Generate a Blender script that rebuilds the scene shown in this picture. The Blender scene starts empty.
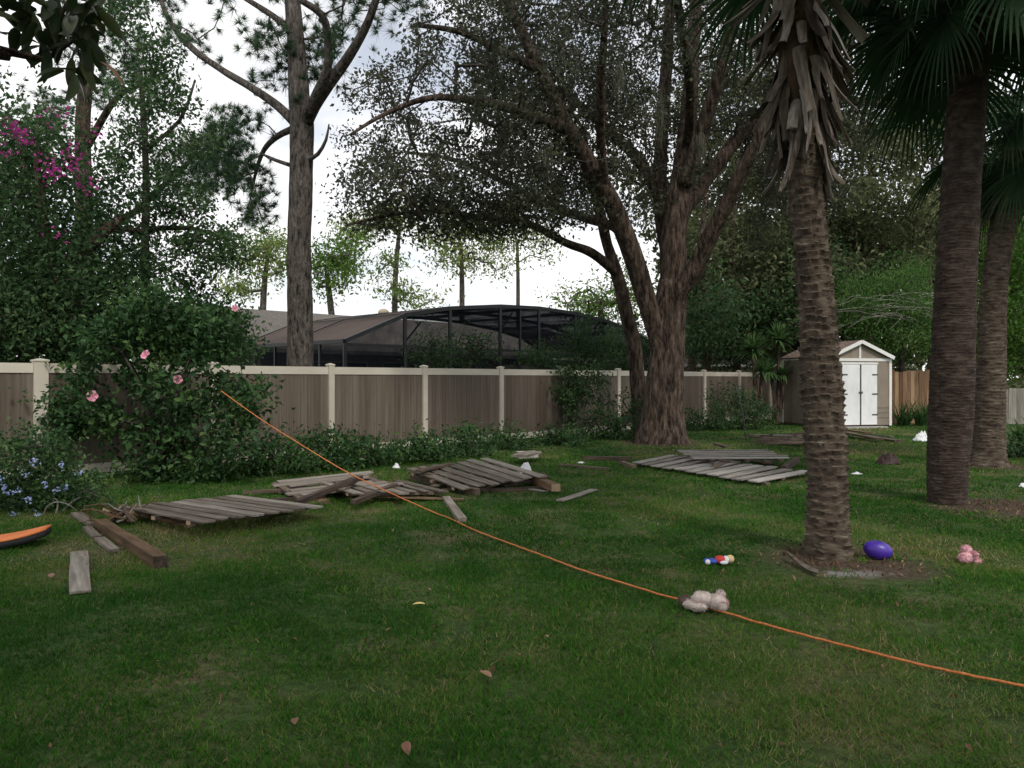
import bpy, bmesh, math, random
import numpy as np
from mathutils import Vector, Matrix

rng = np.random.default_rng(11)
random.seed(5)
sc = bpy.context.scene
COL = sc.collection
R = math.radians
F = 770.0; HX = 512.0; HY = 379.0; CH = 1.56      # focal in pixels, principal column, horizon row, eye height

# ------------------------------------------------------------------ camera, sky, sun, exposure
cam_d = bpy.data.cameras.new('camera'); cam = bpy.data.objects.new('camera', cam_d); COL.objects.link(cam)
cam.location = (0, 0, CH); cam.rotation_euler = (R(90), 0, 0)
cam_d.sensor_width = 36; cam_d.lens = F / 1024 * 36; cam_d.shift_y = -(384 - HY) / 1024
cam_d.clip_start = 0.05; cam_d.clip_end = 3000
sc.camera = cam
SUN_EL, SUN_AZ = 50.0, 156.0          # azimuth clockwise from +Y (view direction): behind the viewer, to the right
world = bpy.data.worlds.new('World'); sc.world = world; world.use_nodes = True
wn = world.node_tree; wn.nodes.clear()
w_out = wn.nodes.new('ShaderNodeOutputWorld'); w_bg = wn.nodes.new('ShaderNodeBackground')
w_sky = wn.nodes.new('ShaderNodeTexSky'); w_sky.sky_type = 'NISHITA'; w_sky.sun_disc = False
w_sky.sun_elevation = R(SUN_EL); w_sky.sun_rotation = R(SUN_AZ)
w_tc = wn.nodes.new('ShaderNodeTexCoord')
w_map = wn.nodes.new('ShaderNodeMapping'); w_map.inputs['Scale'].default_value = (1.0, 1.0, 2.2)
w_map.inputs['Location'].default_value = (0.35, 0.1, 0.0)
w_no = wn.nodes.new('ShaderNodeTexNoise'); w_no.inputs['Scale'].default_value = 3.4; w_no.inputs['Detail'].default_value = 6
w_no.inputs['Roughness'].default_value = 0.55
w_rp = wn.nodes.new('ShaderNodeValToRGB'); w_rp.color_ramp.elements[0].position = 0.36; w_rp.color_ramp.elements[1].position = 0.54; w_rp.color_ramp.elements[0].color = (.42, .42, .42, 1)
w_mx = wn.nodes.new('ShaderNodeMix'); w_mx.data_type = 'RGBA'
CLOUD = (10.0, 10.0, 10.1, 1)
w_mx.inputs['B'].default_value = CLOUD
wn.links.new(w_tc.outputs['Generated'], w_map.inputs['Vector']); wn.links.new(w_map.outputs[0], w_no.inputs['Vector'])
wn.links.new(w_no.outputs['Fac'], w_rp.inputs['Fac']); wn.links.new(w_rp.outputs['Color'], w_mx.inputs['Factor'])
wn.links.new(w_sky.outputs['Color'], w_mx.inputs['A']); wn.links.new(w_mx.outputs['Result'], w_bg.inputs['Color'])
w_bg.inputs['Strength'].default_value = 0.15
wn.links.new(w_bg.outputs[0], w_out.inputs['Surface'])
sun_d = bpy.data.lights.new('sun', 'SUN'); sun = bpy.data.objects.new('sun', sun_d); COL.objects.link(sun)
sun_d.energy = 2.6; sun_d.angle = R(9); sun_d.color = (1.0, 0.94, 0.85)
sdir = Vector((math.sin(R(SUN_AZ)) * math.cos(R(SUN_EL)), math.cos(R(SUN_AZ)) * math.cos(R(SUN_EL)), math.sin(R(SUN_EL))))
sun.rotation_euler = sdir.to_track_quat('Z', 'Y').to_euler(); sun.location = (0, -10, 30)
sc.view_settings.view_transform = 'Standard'; sc.view_settings.look = 'None'
sc.view_settings.gamma = 1.0; sc.view_settings.exposure = -0.3; sc.view_settings.use_curve_mapping = False

# ------------------------------------------------------------------ placing helpers
def W(x, y, d):
    return Vector(((x - HX) / F * d, d, CH - (y - HY) / F * d))
def G(x, y, z=0.0):
    d = F * (CH - z) / (y - HY)
    return Vector(((x - HX) / F * d, d, z))

# ------------------------------------------------------------------ value noise (numpy)
def _hash(ix, iy, s):
    h = np.sin(ix * 127.1 + iy * 311.7 + s * 74.7) * 43758.5453
    return h - np.floor(h)
def vnoise(x, y, s=0):
    ix = np.floor(x); iy = np.floor(y); fx = x - ix; fy = y - iy
    fx = fx * fx * (3 - 2 * fx); fy = fy * fy * (3 - 2 * fy)
    a = _hash(ix, iy, s); b = _hash(ix + 1, iy, s); c = _hash(ix, iy + 1, s); d = _hash(ix + 1, iy + 1, s)
    return (a * (1 - fx) + b * fx) * (1 - fy) + (c * (1 - fx) + d * fx) * fy
def fbm(x, y, s=0, o=4):
    t = 0; a = .5
    for k in range(o):
        t = t + a * vnoise(x * 2 ** k, y * 2 ** k, s + k); a *= .5
    return t / (1 - .5 ** o)

# ------------------------------------------------------------------ materials
def new_mat(name):
    m = bpy.data.materials.new(name); m.use_nodes = True
    nt = m.node_tree; nt.nodes.clear()
    o = nt.nodes.new('ShaderNodeOutputMaterial')
    return m, nt, o
def N(nt, t, **kw):
    n = nt.nodes.new(t)
    for k, v in kw.items():
        if k in n.inputs: n.inputs[k].default_value = v
        else: setattr(n, k, v)
    return n
def c4(c): return (c[0], c[1], c[2], 1)
def ramp(nt, stops):
    r = nt.nodes.new('ShaderNodeValToRGB'); e = r.color_ramp.elements
    e[0].position = stops[0][0]; e[0].color = c4(stops[0][1]); e[1].position = stops[-1][0]; e[1].color = c4(stops[-1][1])
    for p, c in stops[1:-1]:
        x = e.new(p); x.color = c4(c)
    return r
def leaf_mat(name, stops, trans=.35, rough=.6, spec=.15):
    m, nt, o = new_mat(name)
    at = N(nt, 'ShaderNodeAttribute', attribute_name='tone')
    rp = ramp(nt, stops); nt.links.new(at.outputs['Fac'], rp.inputs['Fac'])
    p = N(nt, 'ShaderNodeBsdfPrincipled', Roughness=rough); p.inputs['Specular IOR Level'].default_value = spec
    t = N(nt, 'ShaderNodeBsdfTranslucent'); mx = N(nt, 'ShaderNodeMixShader'); mx.inputs[0].default_value = trans
    nt.links.new(rp.outputs['Color'], p.inputs['Base Color']); nt.links.new(rp.outputs['Color'], t.inputs['Color'])
    nt.links.new(p.outputs[0], mx.inputs[1]); nt.links.new(t.outputs[0], mx.inputs[2]); nt.links.new(mx.outputs[0], o.inputs['Surface'])
    return m
def rough_mat(name, stops, scale=(4, 4, 4), detail=6, rough=.85, bump=.3, bscale=None, coord='Object', rnd=0.0, dist=.02, spec=.25, distort=0.0):
    """noise-coloured surface with bump; rnd shifts the tone per object"""
    m, nt, o = new_mat(name)
    tc = N(nt, 'ShaderNodeTexCoord'); mp = N(nt, 'ShaderNodeMapping'); mp.inputs['Scale'].default_value = scale
    no = N(nt, 'ShaderNodeTexNoise', Scale=1.0, Detail=detail, Roughness=.62, Distortion=distort)
    nt.links.new(tc.outputs[coord], mp.inputs['Vector'])
    if rnd > 0:
        oi = N(nt, 'ShaderNodeObjectInfo')
        ml = N(nt, 'ShaderNodeMath', operation='MULTIPLY'); ml.inputs[1].default_value = 37.0
        cx = N(nt, 'ShaderNodeCombineXYZ'); nt.links.new(oi.outputs['Random'], ml.inputs[0])
        nt.links.new(ml.outputs[0], cx.inputs[0]); nt.links.new(ml.outputs[0], cx.inputs[1]); nt.links.new(cx.outputs[0], mp.inputs['Location'])
    nt.links.new(mp.outputs[0], no.inputs['Vector'])
    rp = ramp(nt, stops)
    if rnd > 0:
        m2 = N(nt, 'ShaderNodeMath', operation='MULTIPLY_ADD'); m2.inputs[1].default_value = rnd; m2.inputs[2].default_value = -rnd / 2
        ad = N(nt, 'ShaderNodeMath', operation='ADD', use_clamp=True)
        nt.links.new(oi.outputs['Random'], m2.inputs[0]); nt.links.new(no.outputs['Fac'], ad.inputs[0]); nt.links.new(m2.outputs[0], ad.inputs[1])
        nt.links.new(ad.outputs[0], rp.inputs['Fac'])
    else:
        nt.links.new(no.outputs['Fac'], rp.inputs['Fac'])
    p = N(nt, 'ShaderNodeBsdfPrincipled', Roughness=rough); p.inputs['Specular IOR Level'].default_value = spec
    nt.links.new(rp.outputs['Color'], p.inputs['Base Color'])
    if bump > 0:
        bn = no
        if bscale:
            mp2 = N(nt, 'ShaderNodeMapping'); mp2.inputs['Scale'].default_value = bscale
            bn = N(nt, 'ShaderNodeTexNoise', Scale=1.0, Detail=5, Roughness=.65)
            nt.links.new(tc.outputs[coord], mp2.inputs['Vector']); nt.links.new(mp2.outputs[0], bn.inputs['Vector'])
        b = N(nt, 'ShaderNodeBump', Strength=bump, Distance=dist)
        nt.links.new(bn.outputs['Fac'], b.inputs['Height']); nt.links.new(b.outputs[0], p.inputs['Normal'])
    nt.links.new(p.outputs[0], o.inputs['Surface'])
    return m
def screen_mat(name, col, alpha):
    m, nt, o = new_mat(name)
    tr = N(nt, 'ShaderNodeBsdfTransparent'); d = N(nt, 'ShaderNodeBsdfDiffuse'); d.inputs['Color'].default_value = c4(col)
    tc = N(nt, 'ShaderNodeTexCoord'); mp = N(nt, 'ShaderNodeMapping'); mp.inputs['Scale'].default_value = (2.5, .5, 2.5)
    no = N(nt, 'ShaderNodeTexNoise', Scale=1.0, Detail=5); mr = N(nt, 'ShaderNodeMapRange')
    mr.inputs['From Min'].default_value = .3; mr.inputs['From Max'].default_value = .7
    mr.inputs['To Min'].default_value = max(0, alpha - .1); mr.inputs['To Max'].default_value = min(1, alpha + .1)
    nt.links.new(tc.outputs['Object'], mp.inputs[0]); nt.links.new(mp.outputs[0], no.inputs['Vector']); nt.links.new(no.outputs['Fac'], mr.inputs['Value'])
    mx = N(nt, 'ShaderNodeMixShader'); nt.links.new(mr.outputs[0], mx.inputs[0])
    nt.links.new(tr.outputs[0], mx.inputs[1]); nt.links.new(d.outputs[0], mx.inputs[2]); nt.links.new(mx.outputs[0], o.inputs['Surface'])
    return m

M = {}
M['oak_leaf'] = leaf_mat('oak_leaf', [(0, (.035, .042, .028)), (.5, (.068, .076, .05)), (1, (.125, .135, .085))], .38)
M['back_leaf'] = leaf_mat('back_leaf', [(0, (.04, .054, .024)), (.5, (.09, .11, .05)), (1, (.19, .2, .10))], .4)
M['green_leaf'] = leaf_mat('green_leaf', [(0, (.02, .055, .018)), (.5, (.046, .108, .036)), (1, (.11, .19, .055))], .35, .5, .22)
M['dark_leaf'] = leaf_mat('dark_leaf', [(0, (.022, .052, .02)), (.5, (.052, .105, .042)), (1, (.11, .18, .07))], .42)
M['bright_leaf'] = leaf_mat('bright_leaf', [(0, (.05, .12, .02)), (.5, (.10, .20, .035)), (1, (.2, .3, .06))], .4)
M['feather_leaf'] = leaf_mat('feather_leaf', [(0, (.05, .13, .03)), (.5, (.12, .225, .06)), (1, (.22, .33, .11))], .45)
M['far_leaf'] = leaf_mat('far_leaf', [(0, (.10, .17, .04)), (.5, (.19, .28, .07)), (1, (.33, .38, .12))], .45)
M['needle'] = leaf_mat('needle', [(0, (.03, .065, .034)), (.5, (.055, .105, .055)), (1, (.1, .16, .075))], .3)
M['palm_leaf'] = leaf_mat('palm_leaf', [(0, (.010, .028, .012)), (.5, (.024, .058, .024)), (1, (.06, .10, .04))], .3)
M['magnolia_leaf'] = leaf_mat('magnolia_leaf', [(0, (.012, .024, .01)), (.6, (.03, .05, .018)), (1, (.09, .10, .03))], .2, .4, .25)
M['magnolia_brown'] = leaf_mat('magnolia_brown', [(0, (.16, .06, .025)), (1, (.22, .10, .04))], .15, .5, .3)
M['bract'] = leaf_mat('bract', [(0, (.32, .03, .2)), (1, (.55, .08, .36))], .4)
M['blue_petal'] = leaf_mat('blue_petal', [(0, (.3, .4, .75)), (1, (.5, .58, .88))], .3)
M['pink_petal'] = leaf_mat('pink_petal', [(0, (.8, .25, .38)), (1, (.9, .45, .55))], .3)
M['grass'] = leaf_mat('grass', [(0, (.02, .085, .009)), (.35, (.055, .17, .016)), (.55, (.11, .20, .032)), (.75, (.20, .195, .065)), (1, (.34, .28, .15))], .35, .7, .1)
M['moss'] = leaf_mat('moss', [(0, (.1, .11, .08)), (1, (.2, .2, .15))], .3, .8, .1)
M['litter'] = leaf_mat('litter', [(0, (.06, .035, .02)), (.5, (.16, .09, .05)), (1, (.3, .22, .12))], .1, .7, .2)
M['oak_bark'] = rough_mat('oak_bark', [(.36, (.014, .010, .008)), (.46, (.062, .042, .031)), (.56, (.115, .082, .062)), (.68, (.21, .17, .135))], (12, 12, 3.0), 9, .9, 1.0, (12, 12, 3.0), dist=.16)
M['pine_bark'] = rough_mat('pine_bark', [(.36, (.024, .020, .018)), (.45, (.10, .084, .073)), (.58, (.155, .134, .12)), (.7, (.26, .235, .215))], (15, 15, 4.5), 9, .9, 1.0, (15, 15, 4.5), dist=.14)
M['twig'] = rough_mat('twig', [(.3, (.035, .028, .024)), (.7, (.09, .075, .065))], (6, 6, 6), 4, .9, 0)
M['pale_twig'] = rough_mat('pale_twig', [(.3, (.15, .14, .12)), (.7, (.3, .29, .26))], (6, 6, 6), 4, .9, 0)
M['palm_bark'] = rough_mat('palm_bark', [(.3, (.018, .014, .011)), (.46, (.072, .053, .039)), (.6, (.125, .098, .073)), (.78, (.26, .225, .175))], (6, 6, 16), 9, .92, .8, (14, 14, 50), dist=.02, distort=.3)
M['palm_bark_red'] = rough_mat('palm_bark_red', [(.3, (.018, .012, .010)), (.5, (.05, .034, .027)), (.72, (.105, .082, .068))], (7, 7, 12), 8, .92, 1.0, (9, 9, 70), dist=.025, distort=.4)
M['boot'] = rough_mat('boot', [(.25, (.03, .021, .016)), (.45, (.09, .068, .053)), (.6, (.16, .132, .11)), (.8, (.28, .25, .22))], (22, 22, 3.5), 6, .85, .6, rnd=.5, dist=.01)
M['fibre'] = rough_mat('fibre', [(.3, (.03, .018, .012)), (.7, (.09, .055, .035))], (20, 20, 8), 5, .95, .8)
M['vinyl'] = rough_mat('vinyl', [(.3, (.50, .455, .375)), (.7, (.62, .575, .49))], (1.2, 1.2, 2.5), 5, .45, .05, spec=.4, rnd=.15)
M['vinyl_plank'] = rough_mat('vinyl_plank', [(.25, (.085, .065, .05)), (.5, (.132, .105, .082)), (.75, (.195, .16, .128))], (28, 28, .8), 6, .6, .12, rnd=.22, dist=.004, spec=.3)
M['grey_wood'] = rough_mat('grey_wood', [(.25, (.06, .047, .036)), (.45, (.145, .122, .098)), (.62, (.21, .184, .155)), (.8, (.33, .30, .265))], (1.6, 24, 24), 6, .85, .2, rnd=.3, dist=.004)
M['pale_wood'] = rough_mat('pale_wood', [(.25, (.11, .097, .083)), (.45, (.23, .21, .187)), (.62, (.32, .30, .275)), (.8, (.46, .44, .41))], (1.6, 24, 24), 6, .85, .2, rnd=.3, dist=.004)
M['dark_wood'] = rough_mat('dark_wood', [(.25, (.035, .025, .02)), (.5, (.09, .065, .05)), (.75, (.17, .13, .10))], (2.2, 24, 24), 7, .85, .5, rnd=.3, dist=.006)
M['brown_wood'] = rough_mat('brown_wood', [(.25, (.05, .03, .016)), (.5, (.125, .077, .043)), (.75, (.23, .155, .095))], (2.0, 20, 20), 7, .8, .5, rnd=.15, dist=.006)
M['fresh_wood'] = rough_mat('fresh_wood', [(.3, (.28, .2, .12)), (.7, (.44, .33, .21))], (6, 30, 30), 5, .8, .2)
M['red_fence_wood'] = rough_mat('red_fence_wood', [(.25, (.10, .055, .03)), (.5, (.2, .12, .07)), (.75, (.33, .22, .13))], (22, 22, 1.6), 7, .8, .4, rnd=.5, dist=.006)
M['grey_fence_wood'] = rough_mat('grey_fence_wood', [(.25, (.13, .12, .10)), (.5, (.23, .21, .18)), (.75, (.34, .31, .27))], (22, 22, 1.6), 7, .8, .4, rnd=.3, dist=.006)
M['bronze'] = rough_mat('bronze', [(.3, (.012, .014, .018)), (.7, (.03, .032, .038))], (3, 3, 3), 3, .45, 0, spec=.5)
M['screen'] = screen_mat('screen', (.014, .016, .022), .74)
M['roof_screen'] = screen_mat('roof_screen', (.125, .10, .09), .9)
M['dome_screen'] = screen_mat('dome_screen', (.012, .014, .022), .93)
M['shingle'] = rough_mat('shingle', [(.3, (.075, .066, .06)), (.5, (.12, .107, .097)), (.7, (.17, .154, .142))], (9, 9, 22), 5, .9, .5, rnd=0)
M['brown_shingle'] = rough_mat('brown_shingle', [(.3, (.08, .055, .042)), (.5, (.15, .11, .09)), (.7, (.24, .19, .16))], (10, 10, 20), 5, .9, .5)
M['stucco'] = rough_mat('stucco', [(.3, (.36, .31, .24)), (.7, (.45, .40, .32))], (3, 3, 3), 5, .9, .2)
M['gutter'] = rough_mat('gutter', [(.3, (.62, .60, .56)), (.7, (.75, .73, .69))], (2, 2, 2), 4, .5, .03)
M['glass'] = rough_mat('glass', [(.3, (.015, .018, .022)), (.7, (.03, .035, .04))], (1, 1, 1), 2, .08, 0, spec=.6)
M['vent'] = rough_mat('vent', [(.3, (.3, .24, .17)), (.7, (.42, .35, .26))], (4, 4, 4), 3, .6, .1)
M['shed_wall'] = rough_mat('shed_wall', [(.3, (.19, .158, .125)), (.7, (.29, .245, .2))], (2.2, 2.2, 1.2), 8, .75, .15)
M['white_trim'] = rough_mat('white_trim', [(.3, (.68, .68, .66)), (.7, (.8, .8, .78))], (3, 3, 1.5), 5, .5, .05)
M['white_door'] = rough_mat('white_door', [(.28, (.66, .67, .68)), (.6, (.80, .81, .82))], (2.5, 2.5, 1.2), 6, .5, .05)
M['steel'] = rough_mat('steel', [(.3, (.04, .04, .04)), (.7, (.1, .1, .1))], (8, 8, 8), 3, .4, .05)
M['rope'] = rough_mat('rope', [(.3, (.34, .10, .03)), (.6, (.55, .19, .06)), (.8, (.65, .33, .15))], (60, 60, 60), 4, .6, .3, dist=.004)
M['plush'] = rough_mat('plush', [(.3, (.46, .375, .34)), (.7, (.64, .555, .515))], (26, 26, 26), 5, .95, .9, dist=.012)
M['plush_pink'] = rough_mat('plush_pink', [(.3, (.58, .3, .335)), (.7, (.76, .46, .49))], (26, 26, 26), 5, .95, .9, dist=.012)
M['plush_dark'] = rough_mat('plush_dark', [(.3, (.09, .06, .05)), (.7, (.18, .13, .11))], (26, 26, 26), 5, .95, .9, dist=.012)
M['purple'] = rough_mat('purple', [(.3, (.045, .018, .26)), (.7, (.075, .03, .38))], (8, 8, 8), 4, .38, .1, (120, 120, 120), dist=.002, spec=.5)
M['white_plastic'] = rough_mat('white_plastic', [(.3, (.62, .63, .66)), (.7, (.8, .81, .83))], (5, 5, 5), 5, .4, .5, dist=.02)
M['red_plastic'] = rough_mat('red_plastic', [(.3, (.45, .03, .03)), (.7, (.6, .06, .05))], (8, 8, 8), 3, .45, .1)
M['blue_plastic'] = rough_mat('blue_plastic', [(.3, (.03, .06, .35)), (.7, (.06, .11, .5))], (8, 8, 8), 3, .45, .1)
M['skin_plastic'] = rough_mat('skin_plastic', [(.3, (.6, .42, .2)), (.7, (.72, .55, .3))], (8, 8, 8), 3, .5, .1)
M['orange'] = rough_mat('orange', [(.3, (.6, .16, .045)), (.7, (.75, .24, .08))], (6, 6, 6), 5, .6, .1)
M['black_foam'] = rough_mat('black_foam', [(.3, (.012, .012, .014)), (.7, (.03, .028, .03))], (9, 9, 9), 4, .7, .2)
M['dark_bag'] = rough_mat('dark_bag', [(.3, (.016, .008, .008)), (.7, (.05, .02, .02))], (7, 7, 7), 5, .5, .5)
M['sand'] = rough_mat('sand', [(.3, (.2, .19, .18)), (.7, (.32, .31, .3))], (30, 30, 30), 6, .95, .4, dist=.01)
M['concrete'] = rough_mat('concrete', [(.3, (.28, .26, .24)), (.7, (.42, .4, .37))], (9, 9, 9), 6, .9, .3)
M['yellow_leaf'] = rough_mat('yellow_leaf', [(.3, (.5, .38, .1)), (.7, (.62, .5, .2))], (20, 20, 20), 3, .6, .1)
M['brown_leaf'] = rough_mat('brown_leaf', [(.3, (.16, .08, .05)), (.7, (.28, .16, .10))], (20, 20, 20), 3, .6, .1, rnd=.5)

# ------------------------------------------------------------------ mesh helpers
class Geo:
    def __init__(s): s.V = []; s.Q = []; s.T = []; s.tone = []; s.n = 0
    def add(s, V, Q=None, T=None, tone=.5):
        V = np.asarray(V, float).reshape(-1, 3)
        s.V.append(V)
        if Q is not None and len(Q): s.Q.append(np.asarray(Q, np.int64).reshape(-1, 4) + s.n)
        if T is not None and len(T): s.T.append(np.asarray(T, np.int64).reshape(-1, 3) + s.n)
        s.tone.append(np.broadcast_to(np.asarray(tone, float), (len(V),)).copy())
        s.n += len(V)
    def tube(s, pts, rad, sides=8, noise=0.0, furrow=0.0, cap=True, seed=0):
        P = np.array([tuple(p) for p in pts], float); r = np.asarray(rad, float)
        if r.ndim == 0: r = np.full(len(P), float(r))
        k = len(P)
        t = np.zeros_like(P); t[1:-1] = P[2:] - P[:-2]; t[0] = P[1] - P[0]; t[-1] = P[-1] - P[-2]
        t /= (np.linalg.norm(t, axis=1, keepdims=True) + 1e-9)
        ref = np.array([1., 0, 0]) if abs(t[0][0]) < .8 else np.array([0, 1., 0])
        U = np.zeros_like(P); u = ref - t[0] * ref.dot(t[0]); u /= np.linalg.norm(u)
        for i in range(k):
            u = u - t[i] * u.dot(t[i]); u /= (np.linalg.norm(u) + 1e-9); U[i] = u
        Wv = np.cross(t, U)
        a = np.arange(sides) / sides * 2 * math.pi
        rr = r[:, None] * np.ones((1, sides))
        if noise or furrow:
            L = np.r_[0, np.cumsum(np.linalg.norm(np.diff(P, axis=0), axis=1))]
            ca = np.cos(a)[None, :]; sa = np.sin(a)[None, :]
            big = fbm(L[:, None] * 1.3 + ca * 1.2 + 10 + seed, sa * 1.2 + L[:, None] * .3 + seed, seed, 3) - .5
            fur = fbm(a[None, :] * sides / 5 / 3 + 0 * L[:, None] + seed, L[:, None] * 1.7 + seed, seed + 3, 3) - .5
            rr = rr * (1 + noise * 2 * big + furrow * 2 * fur)
        V = P[:, None, :] + rr[:, :, None] * (np.cos(a)[None, :, None] * U[:, None, :] + np.sin(a)[None, :, None] * Wv[:, None, :])
        V = V.reshape(-1, 3)
        i = np.arange(k - 1)[:, None] * sides; j = np.arange(sides)[None, :]; j2 = (j + 1) % sides
        Q = np.stack([i + j, i + j2, i + sides + j2, i + sides + j], -1).reshape(-1, 4)
        T = []
        if cap and sides > 3:
            V = np.vstack([V, P[0], P[-1]]); n0 = k * sides
            for q in range(sides):
                T.append((n0, (q + 1) % sides, q)); T.append((n0 + 1, (k - 1) * sides + q, (k - 1) * sides + (q + 1) % sides))
        s.add(V, Q, T)
    def box(s, c, ax, size):
        """c centre, ax three unit axes, size full sizes"""
        c = np.array(tuple(c)); A = [np.array(tuple(v)) * h / 2 for v, h in zip(ax, size)]
        V = [c + sx * A[0] + sy * A[1] + sz * A[2] for sx in (-1, 1) for sy in (-1, 1) for sz in (-1, 1)]
        Q = [(0, 1, 3, 2), (4, 6, 7, 5), (0, 4, 5, 1), (2, 3, 7, 6), (0, 2, 6, 4), (1, 5, 7, 3)]
        s.add(V, Q)
    def abox(s, x0, x1, y0, y1, z0, z1):
        s.box(((x0 + x1) / 2, (y0 + y1) / 2, (z0 + z1) / 2), ((1, 0, 0), (0, 1, 0), (0, 0, 1)), (x1 - x0, y1 - y0, z1 - z0))
    def leaves(s, C, size, ratio=.5, tone=.5, up=.3, fold=.15, droop=0.0, szvar=.35):
        C = np.asarray(C, float); n = len(C)
        if n == 0: return
        ax = rng.normal(size=(n, 3)); ax[:, 2] -= droop; ax /= np.linalg.norm(ax, axis=1, keepdims=True)
        nr = rng.normal(size=(n, 3)); nr[:, 2] += up * 3; nr -= ax * (nr * ax).sum(1, keepdims=True)
        nr /= (np.linalg.norm(nr, axis=1, keepdims=True) + 1e-9)
        sd = np.cross(ax, nr)
        L = (size * (1 + szvar * rng.uniform(-1, 1, n)))[:, None]; w = L * ratio * .5
        b = C - ax * L * .5; tip = C + ax * L * .5 - nr * L * .1
        m = C + nr * w * fold * 2 - ax * L * .06
        l = m + sd * w; r_ = m - sd * w
        V = np.stack([b, r_, tip, l], 1).reshape(-1, 3)
        Q = np.arange(n * 4).reshape(-1, 4)
        tn = np.clip(np.broadcast_to(np.asarray(tone, float), (n,)) + rng.normal(0, .13, n), 0, 1)
        s.add(V, Q, None, np.repeat(tn, 4))
    def needles(s, C, D, length=.22, count=45, width=.008, spread=.9, tone=.5):
        C = np.asarray(C, float); D = np.asarray(D, float); n = len(C)
        if n == 0: return
        d = np.repeat(D, count, 0) + rng.normal(0, spread, (n * count, 3)); d /= np.linalg.norm(d, axis=1, keepdims=True)
        c = np.repeat(C, count, 0); L = (length * rng.uniform(.6, 1.1, n * count))[:, None]
        sd = np.cross(d, rng.normal(size=d.shape)); sd /= (np.linalg.norm(sd, axis=1, keepdims=True) + 1e-9)
        tip = c + d * L; tip[:, 2] -= (L * .12)[:, 0]
        V = np.stack([c + sd * width / 2, c - sd * width / 2, tip], 1).reshape(-1, 3)
        tn = np.clip(np.repeat(np.broadcast_to(tone, (n,)), count) + rng.normal(0, .12, n * count), 0, 1)
        s.add(V, None, np.arange(n * count * 3).reshape(-1, 3), np.repeat(tn, 3))
    def mesh(s, name, smooth=False):
        V = np.vstack(s.V); Q = np.vstack(s.Q) if s.Q else np.zeros((0, 4), int); T = np.vstack(s.T) if s.T else np.zeros((0, 3), int)
        me = bpy.data.meshes.new(name)
        me.vertices.add(len(V)); me.vertices.foreach_set('co', V.astype(np.float32).ravel())
        lo = np.concatenate([Q.ravel(), T.ravel()]).astype(np.int32)
        me.loops.add(len(lo)); me.loops.foreach_set('vertex_index', lo)
        npol = len(Q) + len(T); me.polygons.add(npol)
        st = np.concatenate([np.arange(len(Q)) * 4, len(Q) * 4 + np.arange(len(T)) * 3]).astype(np.int32)
        me.polygons.foreach_set('loop_start', st)
        me.polygons.foreach_set('use_smooth', np.full(npol, bool(smooth)))
        at = me.attributes.new('tone', 'FLOAT', 'POINT'); at.data.foreach_set('value', np.concatenate(s.tone).astype(np.float32))
        me.update(calc_edges=True); me.validate()
        return me
    def build(s, name, mat, parent=None, smooth=False):
        me = s.mesh(name, smooth)
        o = link(name, me, mat, parent)
        if name in ('foliage', 'branches', 'flower_clusters', 'leaf_rosette', 'leaves', 'bare_twigs', 'laces', 'moss_strands'): o['kind'] = 'stuff'
        return o
def link(name, me, mat=None, parent=None, loc=None, rot=None, mtx=None):
    o = bpy.data.objects.new(name, me); COL.objects.link(o)
    if mat is not None and not me.materials: me.materials.append(M[mat])
    if parent is not None: o.parent = parent
    if mtx is not None: o.matrix_basis = mtx
    if loc is not None: o.location = loc
    if rot is not None: o.rotation_euler = rot
    return o
def tag(o, label=None, cat=None, group=None, kind=None):
    if label: o['label'] = label
    if cat: o['category'] = cat
    if group: o['group'] = group
    if kind: o['kind'] = kind
    return o
def thing(name, label, cat, loc=(0, 0, 0), rz=0, group=None):
    o = bpy.data.objects.new(name, None); COL.objects.link(o); o.empty_display_size = .2
    o.location = loc; o.rotation_euler = (0, 0, rz)
    return tag(o, label, cat, group)
def local(pts, base):
    b = Vector(base); return [Vector(p) - b for p in pts]
def blob(center, rad, seed=0, rough=.1, seg=20, rings=12, freq=2.0, axes=None):
    """lumpy ellipsoid -> V, Q, T"""
    V = []; 
    th = np.linspace(0, math.pi, rings + 1)[1:-1]; ph = np.arange(seg) / seg * 2 * math.pi
    X = np.sin(th)[:, None] * np.cos(ph)[None]; Y = np.sin(th)[:, None] * np.sin(ph)[None]; Z = np.cos(th)[:, None] * np.ones((1, seg))
    D = np.stack([X, Y, Z], -1).reshape(-1, 3); D = np.vstack([D, [0, 0, 1], [0, 0, -1]])
    f = fbm(D[:, 0] * freq + 5 + seed * 3.1 + D[:, 2], D[:, 1] * freq + 7 + D[:, 2] * freq * .7, seed, 3) - .5
    P = D * (1 + rough * 2 * f)[:, None] * np.array(rad)
    if axes is not None: P = P @ np.array([tuple(a) for a in axes])
    P = P + np.array(tuple(center))
    k = rings - 1
    i = np.arange(k - 1)[:, None] * seg; j = np.arange(seg)[None]; j2 = (j + 1) % seg
    Q = np.stack([i + j, i + seg + j, i + seg + j2, i + j2], -1).reshape(-1, 4)
    T = [(k * seg, q, (q + 1) % seg) for q in range(seg)] + [(k * seg + 1, (k - 1) * seg + (q + 1) % seg, (k - 1) * seg + q) for q in range(seg)]
    return P, Q, T
def blob_part(name, center, rad, mat, parent=None, **kw):
    g = Geo(); V, Q, T = blob((0, 0, 0), rad, **kw); g.add(V, Q, T)
    if mat.startswith('plush'):                        # short pile
        k = rng.integers(0, len(V), 420); d = V[k] / (np.linalg.norm(V[k], axis=1, keepdims=True) + 1e-9)
        g.needles(V[k] * .97 + rng.normal(0, .003, (420, 3)), d, .009, 3, .004, .5)
    o = g.build(name, mat, parent, True); o.location = center
    return o
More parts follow.
